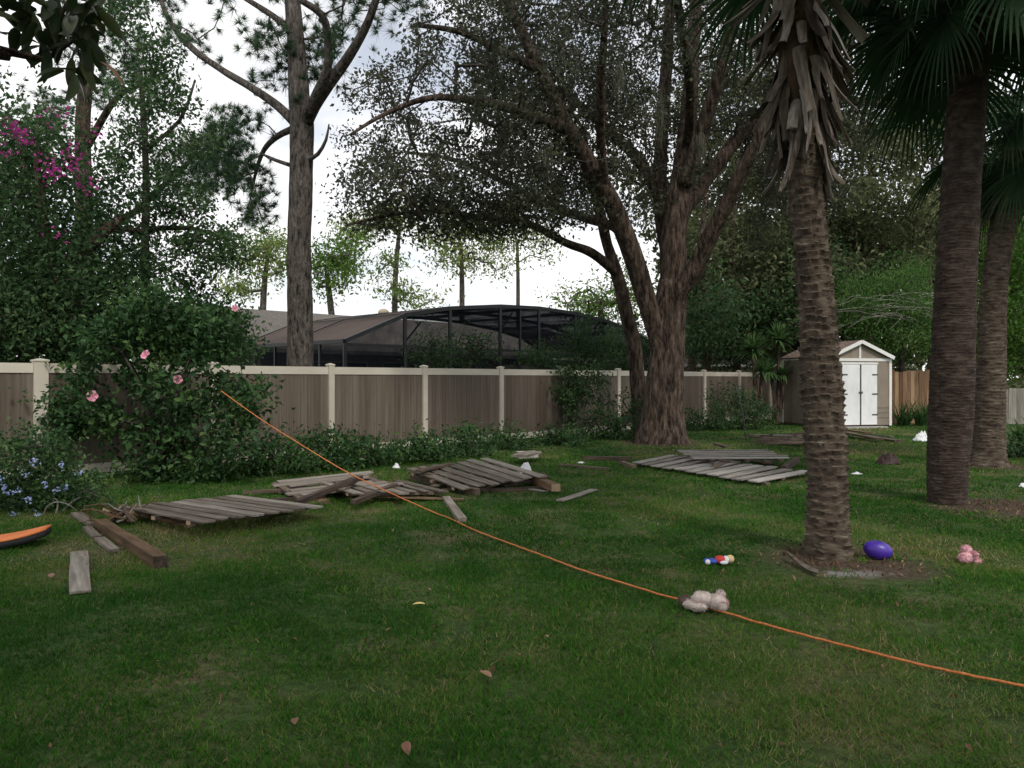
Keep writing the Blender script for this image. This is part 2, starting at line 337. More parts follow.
def resample(pts, rad, step):
    P = np.array([tuple(p) for p in pts], float); r = np.asarray(rad, float); n = len(P)
    # Catmull-Rom through the points
    out = []; ro = []
    for i in range(n - 1):
        p0 = P[max(i - 1, 0)]; p1 = P[i]; p2 = P[i + 1]; p3 = P[min(i + 2, n - 1)]
        k = max(1, int(np.linalg.norm(p2 - p1) / step))
        for t in np.arange(k) / k:
            out.append(.5 * ((2 * p1) + (-p0 + p2) * t + (2 * p0 - 5 * p1 + 4 * p2 - p3) * t * t + (-p0 + 3 * p1 - 3 * p2 + p3) * t ** 3))
            ro.append(r[i] * (1 - t) + r[i + 1] * t)
    out.append(P[-1]); ro.append(r[-1])
    return np.array(out), np.array(ro)

def grow(limbs, att, step=.45, jit=.10, tip=.006, expo=.5, first=0):
    """connect the points `att` to the limb skeleton, nearest first; returns twig polylines"""
    nodes = []; rad = []; par = []
    for P, r in limbs:
        Q, q = resample(P, r, step)
        for i in range(len(Q)):
            nodes.append(Q[i]); rad.append(q[i]); par.append(-1)
    cand = [1 if r > 0 else 0 for r in rad]
    nodes = nodes[first:] if first else nodes; rad = rad[first:] if first else rad; par = par[first:] if first else par
    att = np.asarray(att, float)
    A = np.array(nodes); dist = np.min(np.linalg.norm(att[:, None, :] - A[None, :, :], axis=2), axis=1)
    order = np.argsort(dist)
    cap = len(nodes) + len(att) * 14
    B = np.empty((cap, 3)); n = len(nodes); B[:n] = A; n0 = n
    par = list(par); paths = []
    for ai in order:
        a = att[ai]
        j = int(np.argmin(((B[:n] - a) ** 2).sum(1)))
        L = np.linalg.norm(a - B[j]); k = int(min(12, max(1, L / step)))
        bow = rng.normal(0, jit * L * .6, 3); path = [j]
        for q in range(1, k + 1):
            t = q / k
            p = B[j] * (1 - t) + a * t + bow * math.sin(math.pi * t) + (rng.normal(0, jit * .4, 3) if q < k else 0)
            B[n] = p; par.append(path[-1]); path.append(n); n += 1
        paths.append(path)
    cnt = np.zeros(n)
    for p in paths: cnt[p[-1]] += 1
    for i in range(n - 1, n0 - 1, -1):
        if par[i] >= 0: cnt[par[i]] += cnt[i]
    rr = tip * np.maximum(cnt, 1) ** expo
    tubes = []
    for p in paths:
        r = rr[p].copy(); r[0] = min(rr[p[1]] * 1.1, rad[p[0]] * .8 if p[0] < n0 else rr[p[0]])
        tubes.append((B[p], r))
    return tubes, B[n0:n]

def ellip(n, c, r, shell=.0, zmin=None, hole=None):
    out = []
    while len(out) < n:
        p = rng.uniform(-1, 1, (n, 3)); d = np.linalg.norm(p, axis=1)
        p = p[(d < 1) & (d > shell)]
        q = p * np.array(r) + np.array(c)
        if zmin is not None: q = q[q[:, 2] > zmin]
        out += list(q)
    return np.array(out[:n])

def make_tree(name, label, cat, base, limbs, att, leaf, nleaf, size, bark='twig', ratio=.5, sigma=.4, tip=.006, droop=.2,
              group=None, sides=10, twig_sides=4, limb_names=None, up=.3, step=.45, flat=.7, noise=.06, furrow=.05, jit=.10, kind='leaf', tone_c=.5, first=0):
    t = thing(name, label, cat, base, 0, group)
    b = np.array(tuple(base))
    for i, (P, r) in enumerate(limbs):
        Q, q = resample(P, r, .16 if sides > 10 else .3)
        g = Geo(); g.tube(Q - b, q, sides if i == 0 else max(7, sides - 4), noise, furrow, seed=i + len(name))
        nm = (limb_names[i] if limb_names else ('trunk' if i == 0 else 'limb'))
        g.build(nm, bark, t, True)
    tubes, tn = grow(limbs, att, step=step, tip=tip, jit=jit, first=first)
    g = Geo()
    for P, r in tubes: g.tube(P - b, r, twig_sides, cap=False)
    g.build('branches', bark if bark != 'oak_bark' else 'twig', t, True)
    g = Geo()
    na = len(att)
    tc = np.clip(tone_c + rng.normal(0, .24, na), .05, .95)
    if kind == 'leaf':
        C = np.repeat(att, nleaf, 0) + rng.normal(0, 1, (na * nleaf, 3)) * np.array([sigma, sigma, sigma * flat])
        g.leaves(C - b, size, ratio, np.repeat(tc, nleaf), up=up, droop=droop)
    else:
        k = 5
        C = np.repeat(att, k, 0) + rng.normal(0, sigma, (na * k, 3))
        D = rng.normal(0, .5, (na * k, 3)); D[:, 2] += .5
        g.needles(C - b, D, size, nleaf, .012, .7, np.repeat(tc, k))
    f = g.build('foliage', leaf, t)
    return t

# ------------------------------------------------------------------ ground
palms = [G(828, 556), G(947, 503), G(989, 466)]
def lawn():
    m, nt, o = new_mat('lawn')
    tc = N(nt, 'ShaderNodeTexCoord')
    n1 = N(nt, 'ShaderNodeTexNoise', Scale=.9, Detail=6, Roughness=.6); n2 = N(nt, 'ShaderNodeTexNoise', Scale=14, Detail=6, Roughness=.7)
    nt.links.new(tc.outputs['Object'], n1.inputs['Vector']); nt.links.new(tc.outputs['Object'], n2.inputs['Vector'])
    r1 = ramp(nt, [(.35, (.032, .07, .016)), (.5, (.06, .095, .03)), (.66, (.13, .115, .06))])
    r2 = ramp(nt, [(.3, (.35, .35, .35)), (.7, (1.3, 1.3, 1.3))])
    nt.links.new(n1.outputs['Fac'], r1.inputs['Fac']); nt.links.new(n2.outputs['Fac'], r2.inputs['Fac'])
    mu = N(nt, 'ShaderNodeMix', data_type='RGBA', blend_type='MULTIPLY'); mu.inputs['Factor'].default_value = 1
    nt.links.new(r1.outputs[0], mu.inputs['A']); nt.links.new(r2.outputs[0], mu.inputs['B'])
    last = mu.outputs['Result']
    soil = ramp(nt, [(.3, (.035, .025, .018)), (.55, (.085, .062, .045)), (.75, (.2, .165, .13))])
    n3 = N(nt, 'ShaderNodeTexNoise', Scale=22, Detail=7, Roughness=.7); nt.links.new(tc.outputs['Object'], n3.inputs['Vector']); nt.links.new(n3.outputs['Fac'], soil.inputs['Fac'])
    for (p, rr) in SOIL:
        sx = N(nt, 'ShaderNodeVectorMath', operation='SUBTRACT'); sx.inputs[1].default_value = (p[0], p[1], 0)
        ln = N(nt, 'ShaderNodeVectorMath', operation='LENGTH')
        nt.links.new(tc.outputs['Object'], sx.inputs[0]); nt.links.new(sx.outputs[0], ln.inputs[0])
        ad = N(nt, 'ShaderNodeMath', operation='MULTIPLY_ADD'); ad.inputs[1].default_value = .9; nt.links.new(n1.outputs['Fac'], ad.inputs[0]); nt.links.new(ln.outputs['Value'], ad.inputs[2])
        mr = N(nt, 'ShaderNodeMapRange'); mr.inputs['From Min'].default_value = rr + .55; mr.inputs['From Max'].default_value = rr + .2
        nt.links.new(ad.outputs[0], mr.inputs['Value'])
        mx = N(nt, 'ShaderNodeMix', data_type='RGBA'); nt.links.new(mr.outputs[0], mx.inputs['Factor'])
        nt.links.new(last, mx.inputs['A']); nt.links.new(soil.outputs[0], mx.inputs['B']); last = mx.outputs['Result']
    sp = G(852, 574)
    sx = N(nt, 'ShaderNodeVectorMath', operation='SUBTRACT'); sx.inputs[1].default_value = (sp.x, sp.y, 0)
    sc_ = N(nt, 'ShaderNodeVectorMath', operation='MULTIPLY'); sc_.inputs[1].default_value = (.75, 1.6, 0)
    ln = N(nt, 'ShaderNodeVectorMath', operation='LENGTH'); nt.links.new(tc.outputs['Object'], sx.inputs[0]); nt.links.new(sx.outputs[0], sc_.inputs[0]); nt.links.new(sc_.outputs[0], ln.inputs[0])
    n5 = N(nt, 'ShaderNodeTexNoise', Scale=7, Detail=6, Roughness=.65); nt.links.new(tc.outputs['Object'], n5.inputs['Vector'])
    ad = N(nt, 'ShaderNodeMath', operation='MULTIPLY_ADD'); ad.inputs[1].default_value = .55; nt.links.new(n5.outputs['Fac'], ad.inputs[0]); nt.links.new(ln.outputs['Value'], ad.inputs[2])
    mr = N(nt, 'ShaderNodeMapRange'); mr.inputs['From Min'].default_value = .52; mr.inputs['From Max'].default_value = .36; nt.links.new(ad.outputs[0], mr.inputs['Value'])
    mx = N(nt, 'ShaderNodeMix', data_type='RGBA'); mx.inputs['B'].default_value = (.22, .21, .2, 1); nt.links.new(mr.outputs[0], mx.inputs['Factor']); nt.links.new(last, mx.inputs['A']); last = mx.outputs['Result']
    p = N(nt, 'ShaderNodeBsdfPrincipled', Roughness=.95); p.inputs['Specular IOR Level'].default_value = .1
    nt.links.new(last, p.inputs['Base Color'])
    b = N(nt, 'ShaderNodeBump', Strength=.8, Distance=.04); nt.links.new(n2.outputs['Fac'], b.inputs['Height']); nt.links.new(b.outputs[0], p.inputs['Normal'])
    nt.links.new(p.outputs[0], o.inputs['Surface'])
    return m
SOIL = [((palms[0].x + .05, palms[0].y - .15), .62), ((palms[1].x + .5, palms[1].y - .35), .85), ((palms[2].x, palms[2].y), .7), ((3.05, 6.2), .25), ((3.64, 18.8), 1.0)]
M['lawn'] = lawn()
g = Geo(); g.add([(-400, -300, 0), (400, -300, 0), (400, 700, 0), (-400, 700, 0)], [(0, 1, 2, 3)])
tag(g.build('ground', 'lawn'), kind='structure')

# fence line
FD = Vector((math.sin(R(44.13)), math.cos(R(44.13)), 0)); FN = Vector((-FD.y, FD.x, 0))
F0 = Vector((-5.386, 13.87, 0))
def fence_off(x, y): return (x - F0.x) * FN.x + (y - F0.y) * FN.y      # > 0 behind the fence

def grass():
    g = Geo()
    for y0, y1, dens, w, h in ((2.3, 4.2, 8500, .0062, .030), (4.2, 6.5, 5200, .0078, .031), (6.5, 10, 2300, .011, .033), (10, 16, 900, .017, .036), (16, 34, 230, .03, .04)):
        xm = .74 * y1 + .8
        n = int(dens * (y1 - y0) * 2 * xm)
        x = rng.uniform(-xm, xm, n); y = rng.uniform(y0, y1, n)
        k = (np.abs(x) < .74 * y + .8) & (fence_off(x, y) < -.1)
        x = x[k]; y = y[k]
        pt = fbm(x * .55 + 30, y * .55 + 30, 1, 4); fine = fbm(x * 3.1 + 9, y * 3.1 + 5, 4, 3)
        keep = np.ones(len(x), bool)
        for (p, rr) in SOIL:
            d = np.hypot(x - p[0], y - p[1]) + .9 * fbm(x * .9 + 2, y * .9 + 8, 2, 3) - .45
            keep &= rng.uniform(size=len(x)) < np.clip((d - rr * .75) / .45, .06, 1)
        keep &= rng.uniform(size=len(x)) < np.clip(.30 + 2.2 * (fine - .22), .12, 1)
        x, y, pt, fine = x[keep], y[keep], pt[keep], fine[keep]
        n = len(x)
        hh = h * rng.uniform(.45, 1.25, n) * (.65 + .7 * fine)
        ang = rng.uniform(0, 2 * math.pi, n); ln = np.abs(rng.normal(0, .8, n)) + .2
        la = rng.uniform(0, 2 * math.pi, n)
        b = np.stack([x, y, np.full(n, -.003)], 1)
        sd = np.stack([np.cos(ang), np.sin(ang), np.zeros(n)], 1) * (w * rng.uniform(.6, 1.3, n) / 2)[:, None]
        tip = b + np.stack([np.cos(la) * ln * hh, np.sin(la) * ln * hh, hh], 1)
        dry = fbm(x * 1.4 + 70, y * 1.4 + 12, 9, 3)
        tone = np.clip(.29 + (pt - .5) * 1.7 + rng.normal(0, .17, n) + (rng.uniform(size=n) < .06 + .30 * np.clip((dry - .5) * 3, 0, 1)) * .42 - (fine - .5) * .5, 0, 1)
        V = np.stack([b - sd, b + sd, tip], 1).reshape(-1, 3)
        g.add(V, None, np.arange(n * 3).reshape(-1, 3), np.repeat(tone, 3))
    # taller tufts and broad-leaved weeds
    for q in range(420):
        cy = 2.6 + 15 * random.random() ** 1.3; cx = random.uniform(-1, 1) * (.72 * cy + .5)
        if fence_off(cx, cy) > -.4: continue
        n = random.randint(14, 40); x = cx + rng.normal(0, .05 + .05 * random.random(), n); y = cy + rng.normal(0, .06, n); hh = rng.uniform(.022, .05, n); la = rng.uniform(0, 6.28, n); ln = rng.uniform(.2, 1.3, n); w = rng.uniform(.006, .012, n) * (1 + cy * .06)
        b = np.stack([x, y, np.full(n, -.002)], 1); ang = rng.uniform(0, 6.28, n); sd = np.stack([np.cos(ang), np.sin(ang), 0 * ang], 1) * (w / 2)[:, None]
        tip = b + np.stack([np.cos(la) * ln * hh, np.sin(la) * ln * hh, hh], 1)
        g.add(np.stack([b - sd, b + sd, tip], 1).reshape(-1, 3), None, np.arange(n * 3).reshape(-1, 3), np.repeat(np.clip(random.choice((.12, .25, .3, .35, .5, .6)) + rng.normal(0, .1, n), 0, 1), 3))
    o = g.build('grass', 'grass'); tag(o, 'short patchy green lawn grass covering the yard', 'grass', kind='stuff')
grass()

# litter: bark chips and dead leaves round the palms
g = Geo()
for (p, rr), n in zip(SOIL, (420, 700, 300, 40, 300)):
    a = rng.uniform(0, 2 * math.pi, n); d = np.abs(rng.normal(0, rr * .75, n)) + .15
    C = np.stack([p[0] + np.cos(a) * d * 1.3, p[1] + np.sin(a) * d, rng.uniform(.006, .025, n)], 1)
    g.leaves(C, .042, .3, rng.uniform(.0, .85, n), up=3, fold=.1, szvar=.8)
C = np.stack([rng.uniform(-9, 9, 900), rng.uniform(3, 14, 900), rng.uniform(.015, .03, 900)], 1)
C = C[fence_off(C[:, 0], C[:, 1]) < -.5]
g.leaves(C, .034, .45, rng.uniform(.0, .7, len(C)), up=1.5, szvar=.6)
tag(g.build('leaf_litter', 'litter'), 'scattered dead leaves and bark chips round the palms', 'litter', kind='stuff')

# ------------------------------------------------------------------ vinyl privacy fence
def privacy_fence():
    t = thing('privacy_fence', 'long taupe plank privacy fence with cream posts and rails', 'fence', F0, R(90 - 44.13))
    # local x runs along the fence away from the camera, local -y faces the yard
    S = 2.44
    gp = Geo(); gp.abox(-.0635, .0635, -.0635, .0635, 0, 1.83); pm = gp.mesh('post')
    gc = Geo(); gc.add([(-.072, -.072, 0), (.072, -.072, 0), (.072, .072, 0), (-.072, .072, 0), (-.072, -.072, .025), (.072, -.072, .025), (.072, .072, .025), (-.072, .072, .025), (0, 0, .05)],
                       [(0, 1, 5, 4), (1, 2, 6, 5), (2, 3, 7, 6), (3, 0, 4, 7), (3, 2, 1, 0)], [(4, 5, 8), (5, 6, 8), (6, 7, 8), (7, 4, 8)])
    cm = gc.mesh('post_cap')
    ks = [-3.124, -2.124, -1.124, 0, 1, 2, 3, 4, 5, 6, 7, 8, 9]
    meshes = {}
    for i, k in enumerate(ks):
        p = link('post', pm, 'vinyl', t, (k * S, 0, 0))
        if i == 2: p.scale = (1.55, 1.2, 1)
        c = link('post_cap', cm, 'vinyl', p, (0, 0, 1.832))
        if i == len(ks) - 1: break
        L = (ks[i + 1] - k) * S - .127; x0 = k * S + .0635
        if i == 2: x0 += .035; L -= .035
        if i == 1: L -= .035
        key = round(L, 2)
        if key not in meshes:
            ga = Geo(); ga.abox(0, L - .004, -.028, .028, 0, .15); n = 15
            gb = Geo(); pw = (L - .004) / n; gb.abox(.002, pw - .002, -.011, .011, 0, 1.53)
            gb.abox(-.002, .0015, -.006, .006, 0, 1.528)
            meshes[key] = (ga.mesh('rail'), gb.mesh('plank'), n, pw)
        ra, pl, n, pw = meshes[key]
        link('top_rail', ra, 'vinyl', t, (x0 + .002, 0, 1.655)); link('bottom_rail', ra, 'vinyl', t, (x0 + .002, 0, .045))
        for q in range(n):
            link('plank', pl, 'vinyl_plank', t, (x0 + .002 + q * pw, random.uniform(-.002, .002), .16))
privacy_fence()

# ------------------------------------------------------------------ neighbour's pool cage and house
CC = Vector((-4.34, 20.0, 0))
def cage():
    t = thing('pool_cage', 'dark bronze domed screen enclosure behind the fence', 'pool enclosure', CC, R(90 - 44.13))
    # local x = along the front, local y = back
    prof = [(0, 2.55), (1.96, 3.34), (3.62, 3.64), (5.7, 3.84), (7.5, 3.9), (9.4, 3.84), (11.4, 3.64), (13.0, 3.34), (15, 2.55)]
    D = 6.0
    for yb in (0, D / 2, D):
        for (a, b) in zip(prof[:-1], prof[1:]):
            g = Geo(); A = Vector((a[0], yb, a[1])); B = Vector((b[0], yb, b[1])); d = (B - A).normalized()
            g.box((A + B) / 2, (d, (0, 1, 0), d.cross(Vector((0, 1, 0)))), ((B - A).length, .06, .11)); g.build('roof_beam', 'bronze', t)
    for (x, z) in prof:
        g = Geo(); g.abox(x - .04, x + .04, .035, D - .035, z - .05, z + .05); g.build('purlin', 'bronze', t)
    for i, (x, z) in enumerate(prof):
        g = Geo(); g.abox(x - .05, x + .05, -.028, .027, 0, z - .06); g.build('upright', 'bronze', t)
        if 0 < i < 8 and i != 4:
            pass
    for x in (7.5 - .9, ):
        g = Geo(); g.abox(x - .03, x + .03, -.027, .026, 0, 3.78); g.build('upright', 'bronze', t)
    for i in range(len(prof) - 1):
        x0 = prof[i][0] + .052; x1 = prof[i + 1][0] - .052
        g = Geo(); g.abox(x0, x1, -.02, .02, 2.42, 2.50); g.build('eave_beam', 'bronze', t)
        g = Geo(); g.abox(x0, x1, -.02, .02, .9, .96); g.build('chair_rail', 'bronze', t)
    for y in (1.2, 2.4, 3.6, 4.8):
        g = Geo(); g.abox(-.03, .03, y - .03, y + .03, 0, 2.49); g.build('side_upright', 'bronze', t)
    g = Geo(); g.abox(-.028, .027, .03, D, .9, .96); g.build('chair_rail', 'bronze', t)
    # knee braces
    for x, z in ((1.96, 3.2), (5.7, 3.7), (9.4, 3.7)):
        g = Geo(); A = Vector((x + .05, .045, z - .6)); B = Vector((x + .6, .045, z - .02)); d = (B - A).normalized()
        g.box((A + B) / 2, (d, (0, 1, 0), d.cross(Vector((0, 1, 0)))), ((B - A).length, .03, .04)); g.build('knee_brace', 'bronze', t)
    # screens
    for i, (a, b) in enumerate(zip(prof[:-1], prof[1:])):
        g = Geo(); g.add([(a[0], .012, .02), (b[0], .012, .02), (b[0], .012, b[1] - .03), (a[0], .012, a[1] - .03)], [(0, 1, 2, 3)]); g.build('front_screen', 'screen', t)
        for yb in range(2):
            g = Geo(); y0 = yb * D / 2 + .02; y1 = (yb + 1) * D / 2 - .02
            g.add([(a[0], y0, a[1] + .03), (b[0], y0, b[1] + .03), (b[0], y1, b[1] + .03), (a[0], y1, a[1] + .03)], [(0, 1, 2, 3)])
            g.build('roof_panel', 'roof_screen' if i in (0, 1) else 'dome_screen', t)
    g = Geo(); g.add([(.01, 0, .02), (.01, D, .02), (.01, D, 2.5), (.01, 0, 2.5)], [(0, 1, 2, 3)]); g.build('side_screen', 'screen', t)
cage()
def house():
    t = thing('neighbour_house', 'low house with grey shingle hip roof behind the pool cage', 'house', CC, R(90 - 44.13))
    e0 = 6.15
    g = Geo(); g.abox(1.2, 22, e0 + .6, e0 + 9, 0, 2.5); g.build('wall', 'stucco', t)
    for x in (3, 6.2, 9.4, 12.6, 16):
        g = Geo(); g.abox(x, x + 2.4, e0 + .57, e0 + .66, .1, 2.15); w = g.build('sliding_door', 'glass', t)
        g = Geo(); g.abox(x - .06, x, e0 + .55, e0 + .68, .1, 2.2); g.abox(x + 2.4, x + 2.46, e0 + .55, e0 + .68, .1, 2.2); g.abox(x, x + 2.4, e0 + .55, e0 + .68, 2.15, 2.2); g.build('door_frame', 'gutter', w)
    # roof: ridge along x
    zr = 4.25; yr = e0 + 4.6; a = -1.0
    V = [(a, e0, 2.55), (22.6, e0, 2.55), (22.6, e0 + 9.2, 2.55), (a, e0 + 9.2, 2.55), (a + .9, yr, zr), (20, yr, zr)]
    g = Geo(); g.add(V, [(0, 1, 5, 4), (2, 3, 4, 5), (0, 3, 2, 1)], [(1, 2, 5), (3, 0, 4)]); g.build('roof', 'shingle', t)
    g = Geo(); g.abox(a, 22.6, e0 - .1, e0 - .004, 2.43, 2.56); g.build('gutter', 'gutter', t)
    v = thing('roof_vent', None, None, (8.9, yr - .35, zr - .12)); v.parent = t
    del_keys = [k for k in ('label', 'category') if k in v]
    g = Geo(); g.tube([(0, 0, -.15), (0, 0, .25)], [.13, .13], 12); g.build('vent_pipe', 'vent', v, True)
    V, Q, T = blob((0, 0, .33), (.24, .24, .17), 3, .03); g = Geo(); g.add(V, Q, T); g.build('vent_cap', 'vent', v, True)
house()
def house2():
    A = W(655, 364, 38); B = W(800, 364, 38)
    t = thing('far_house', 'distant house with pale grey roof and white gutter beside the shed', 'house', (A.x, 38, 0), R(8))
    L = B.x - A.x + 4
    g = Geo(); g.abox(.3, L - .3, .4, 8, 0, 2.2); g.build('wall', 'stucco', t)
    g = Geo(); g.add([(0, 0, 2.3), (L, 0, 2.3), (L, 8.4, 2.3), (0, 8.4, 2.3), (2.5, 4.2, 4.1), (L - 2.5, 4.2, 4.1)], [(0, 1, 5, 4), (2, 3, 4, 5), (0, 3, 2, 1)], [(1, 2, 5), (3, 0, 4)]); g.build('roof', 'shingle', t)
    g = Geo(); g.abox(0, L, -.1, -.004, 2.16, 2.31); g.build('gutter', 'gutter', t)
    for x in (2, 6):
        g = Geo(); g.abox(x, x + 1.2, .36, .46, .8, 1.9); g.build('window', 'glass', t)
house2()

# ------------------------------------------------------------------ shed
def shed():
    ang = math.atan2(.60, 2.28)
    t = thing('garden_shed', 'tan garden shed with white double doors and white trim', 'shed', (9.97, 24.3, 0), ang)
    w, dp, ze, za = 2.36, 2.4, 2.22, 2.72
    th = .05
    def part(nm, mat, *b, parent=t):
        g = Geo()
        for q in b: g.abox(*q)
        return g.build(nm, mat, parent)
    # front wall with gable, panel lines at the bottom
    g = Geo()
    V = [(0, 0, .08), (w, 0, .08), (w, 0, ze), (w / 2, 0, za), (0, 0, ze)]; V2 = [(x, th, z) for x, y, z in V]
    g.add(V + V2, [(0, 1, 2, 4), (5, 9, 7, 6), (0, 5, 6, 1), (1, 6, 7, 2), (4, 9, 5, 0), (2, 7, 8, 3), (3, 8, 9, 4)], [(2, 3, 4), (7, 9, 8)]); g.build('front_wall', 'shed_wall', t)
    part('side_wall', 'shed_wall', (.002, th, th + .002, dp - .002, .08, ze)); part('side_wall', 'shed_wall', (w - th, w - .002, th + .002, dp - .002, .08, ze))
    part('back_wall', 'shed_wall', (0, w, dp, dp + th, .08, ze + .02)); part('floor_frame', 'dark_wood', (.03, w - .03, .04, dp, 0, .078))
    for z in (.30, .46, .62): part('siding_groove', 'dark_wood', (w - .56, w - .085, -.004, .0, z, z + .018))
    for y in (.6, 1.2, 1.8): part('batten', 'shed_wall', (-.014, 0, y - .02, y + .02, .1, ze - .1))
    # roof slabs with overhang
    for s in (0, 1):
        g = Geo(); x0 = -.04 if s == 0 else w + .04; zz = ze - (za - ze) / (w / 2) * .04 + .03
        P = [(x0, -.10, zz), (w / 2, -.10, za + .03), (w / 2, dp + .12, za + .03), (x0, dp + .12, zz)]
        P2 = [(x, y, z + .05) for x, y, z in P]
        g.add(P + P2, [(0, 1, 2, 3), (4, 7, 6, 5), (0, 4, 5, 1), (1, 5, 6, 2), (2, 6, 7, 3), (3, 7, 4, 0)]); g.build('roof_slope', 'brown_shingle', t)
        A = Vector((x0, -.115, zz)); B = Vector((w / 2, -.115, za + .03)); d = (B - A).normalized()
        g = Geo(); g.box((A + B) / 2 + Vector((0, 0, .0)), (d, (0, 1, 0), d.cross(Vector((0, 1, 0)))), ((B - A).length, .026, .11)); g.build('gable_trim', 'white_trim', t)
    part('corner_trim', 'white_trim', (w - .075, w + .02, -.022, -.002, .06, ze)); part('corner_trim', 'white_trim', (w + .002, w + .022, -.002, .08, .06, ze - .02))
    part('corner_trim', 'white_trim', (-.02, .075, -.022, -.002, .06, ze)); part('corner_trim', 'white_trim', (-.022, -.002, -.002, .07, .06, ze - .03))
    part('corner_trim', 'white_trim', (-.022, -.002, dp - .07, dp + .05, .06, ze - .03))
    part('cross_trim', 'white_trim', (.077, w - .077, -.021, -.002, ze - .09, ze)); part('king_post', 'white_trim', (w / 2 - .035, w / 2 + .035, -.021, -.002, ze + .002, za - .06))
    part('eave_trim', 'white_trim', (-.03, -.004, .0, dp, ze - .025, ze + .04))
    # door frame and two doors
    x0, x1 = .50, 1.80; z0, z1 = .10, 2.02
    part('door_head', 'white_trim', (x0 - .05, x1 + .05, -.03, -.003, z1 + .012, z1 + .07))
    mid = (x0 + x1) / 2 + .03
    for (a, b, hx) in ((x0, mid - .03, x0), (mid + .03, x1, x1)):
        dgo = part('door', 'white_door', (a, b, -.04, -.004, z0, z1))
        for z in (.42, 1.08, 1.7):
            part('hinge', 'steel', (hx - .03 if hx == x0 else hx - .19, hx + .19 if hx == x0 else hx + .03, -.052, -.042, z - .02, z + .02), parent=dgo)
    part('door_gap', 'steel', (mid - .028, mid + .028, -.02, -.006, z0, z1)); part('latch', 'steel', (mid - .07, mid + .07, -.06, -.043, 1.1, 1.16))
    part('threshold', 'concrete', (x0 - .15, x1 + .2, -.3, -.045, 0, .05))
shed()

# rear board fences
def board_fence(name, label, p0, p1, h, mat):
    d = (p1 - p0); L = d.length; t = thing(name, label, 'fence', p0, math.atan2(d.y, d.x))
    g = Geo(); g.abox(0, .138, -.01, .01, .03, h); me = g.mesh('board')
    g = Geo(); g.abox(0, .138, -.01, .01, .03, h - .05); me2 = g.mesh('board')
    n = int(L / .145)
    for i in range(n):
        o = link('board', random.choice((me, me2)), mat, t, (i * .145, random.uniform(-.006, .006), random.uniform(-.02, .02) + .0)); o.rotation_euler = (0, R(random.uniform(-.6, .6)), 0)
    for z in (.35, h - .35):
        g = Geo(); g.abox(0, L, .022, .06, z - .045, z + .045); g.build('rail', mat, t)
board_fence('board_fence', 'reddish brown board fence behind and right of the shed', Vector((12.4, 26.6, 0)), Vector((16.9, 27.0, 0)), 1.86, 'red_fence_wood')
board_fence('board_fence', 'low grey board fence at the right edge behind the palms', Vector((16.1, 26.0, 0)), Vector((21.5, 26.6, 0)), 1.25, 'grey_fence_wood')

# ------------------------------------------------------------------ oak and its slim neighbour
def PX(lst, d0):
    """pixels (x, y, depth offset, radius in pixels) -> points and radii"""
    P = []; r = []
    for x, y, dd, rp in lst:
        d = d0 + dd; P.append(W(x, y, d)); r.append(rp / F * d)
    return P, r
ob = G(661, 443)
D0 = ob.y
oak = [
 PX([(661, 447, 0, 32), (661, 441, 0, 27.5), (662, 428, 0, 23.5), (663.5, 403, 0, 20), (666, 369, 0, 17.6), (668.5, 335, 0, 16.6), (671, 302, 0, 16), (674, 280, 0, 14.5)], D0),
 PX([(663, 365, -.05, 8), (654, 325, -.2, 9.5), (644, 292, -.3, 10), (631, 250, -.5, 9.7), (612, 202, -.8, 9.3), (588, 162, -1, 8.6), (562, 118, -1.3, 7.5), (545, 80, -1.6, 6.6), (526, 42, -1.8, 5.8), (508, 0, -2, 5.2), (490, -70, -2.4, 3)], D0),
 PX([(673, 290, 0, 14.5), (673, 240, 0, 13), (680, 190, 0, 11), (688, 120, .2, 8.4), (692, 60, .4, 7), (696, 0, .6, 6), (700, -90, .8, 4)], D0),
 PX([(671, 262, .3, 9), (661, 205, .9, 8), (661, 140, 1.4, 6.6), (667, 60, 2, 6), (670, -20, 2.5, 4.6), (668, -90, 3, 3)], D0),
 PX([(684, 185, -.2, 7.6), (704, 125, -.7, 7.5), (722, 62, -1.2, 6), (736, 0, -1.8, 5), (750, -80, -2.5, 3)], D0),
 PX([(669, 325, -.05, 5), (680, 292, -.25, 8.4), (693, 274, -.4, 9), (708, 240, -.7, 8.5), (727, 203, -1, 7.6), (744, 168, -1.3, 7), (766, 128, -1.7, 6), (792, 88, -2.2, 5.5), (830, 40, -3, 3.5)], D0),
 PX([(680, 215, .3, 7), (712, 172, .9, 6.8), (745, 132, 1.5, 6.5), (785, 112, 2.2, 5.5), (840, 100, 3, 4.2), (905, 108, 3.6, 2.5)], D0),
 PX([(662, 205, .9, 5), (640, 162, 1.5, 6), (612, 134, 2.4, 5), (588, 112, 3.2, 4), (560, 90, 4, 2.5)], D0),
 PX([(565, 128, -1.2, 6.5), (530, 115, -2, 5.5), (505, 107, -2.6, 5), (478, 101, -3.2, 4), (430, 98, -4, 3), (385, 114, -4.6, 2.2), (350, 135, -5, 1.3)], D0),
 PX([(606, 192, -.85, 4.5), (601, 140, -1.7, 4.6), (601, 80, -2.6, 4), (605, 20, -3.4, 3.4), (606, -50, -4, 2)], D0),
 PX([(630, 250, -.4, 4.5), (615, 228, .4, 4.5), (585, 218, 1.7, 4.5), (548, 205, 2.6, 4), (500, 180, 3.4, 3), (455, 160, 4, 2), (405, 152, 4.5, 1.4)], D0),
 PX([(540, 70, -1.7, 5), (500, 50, -2.2, 4), (460, 32, -3, 3), (415, 25, -3.8, 2)], D0),
 PX([(687, 150, .1, 4.5), (690, 90, -1.4, 4.5), (680, 20, -3.8, 4), (660, -70, -5.5, 2.5)], D0),
]
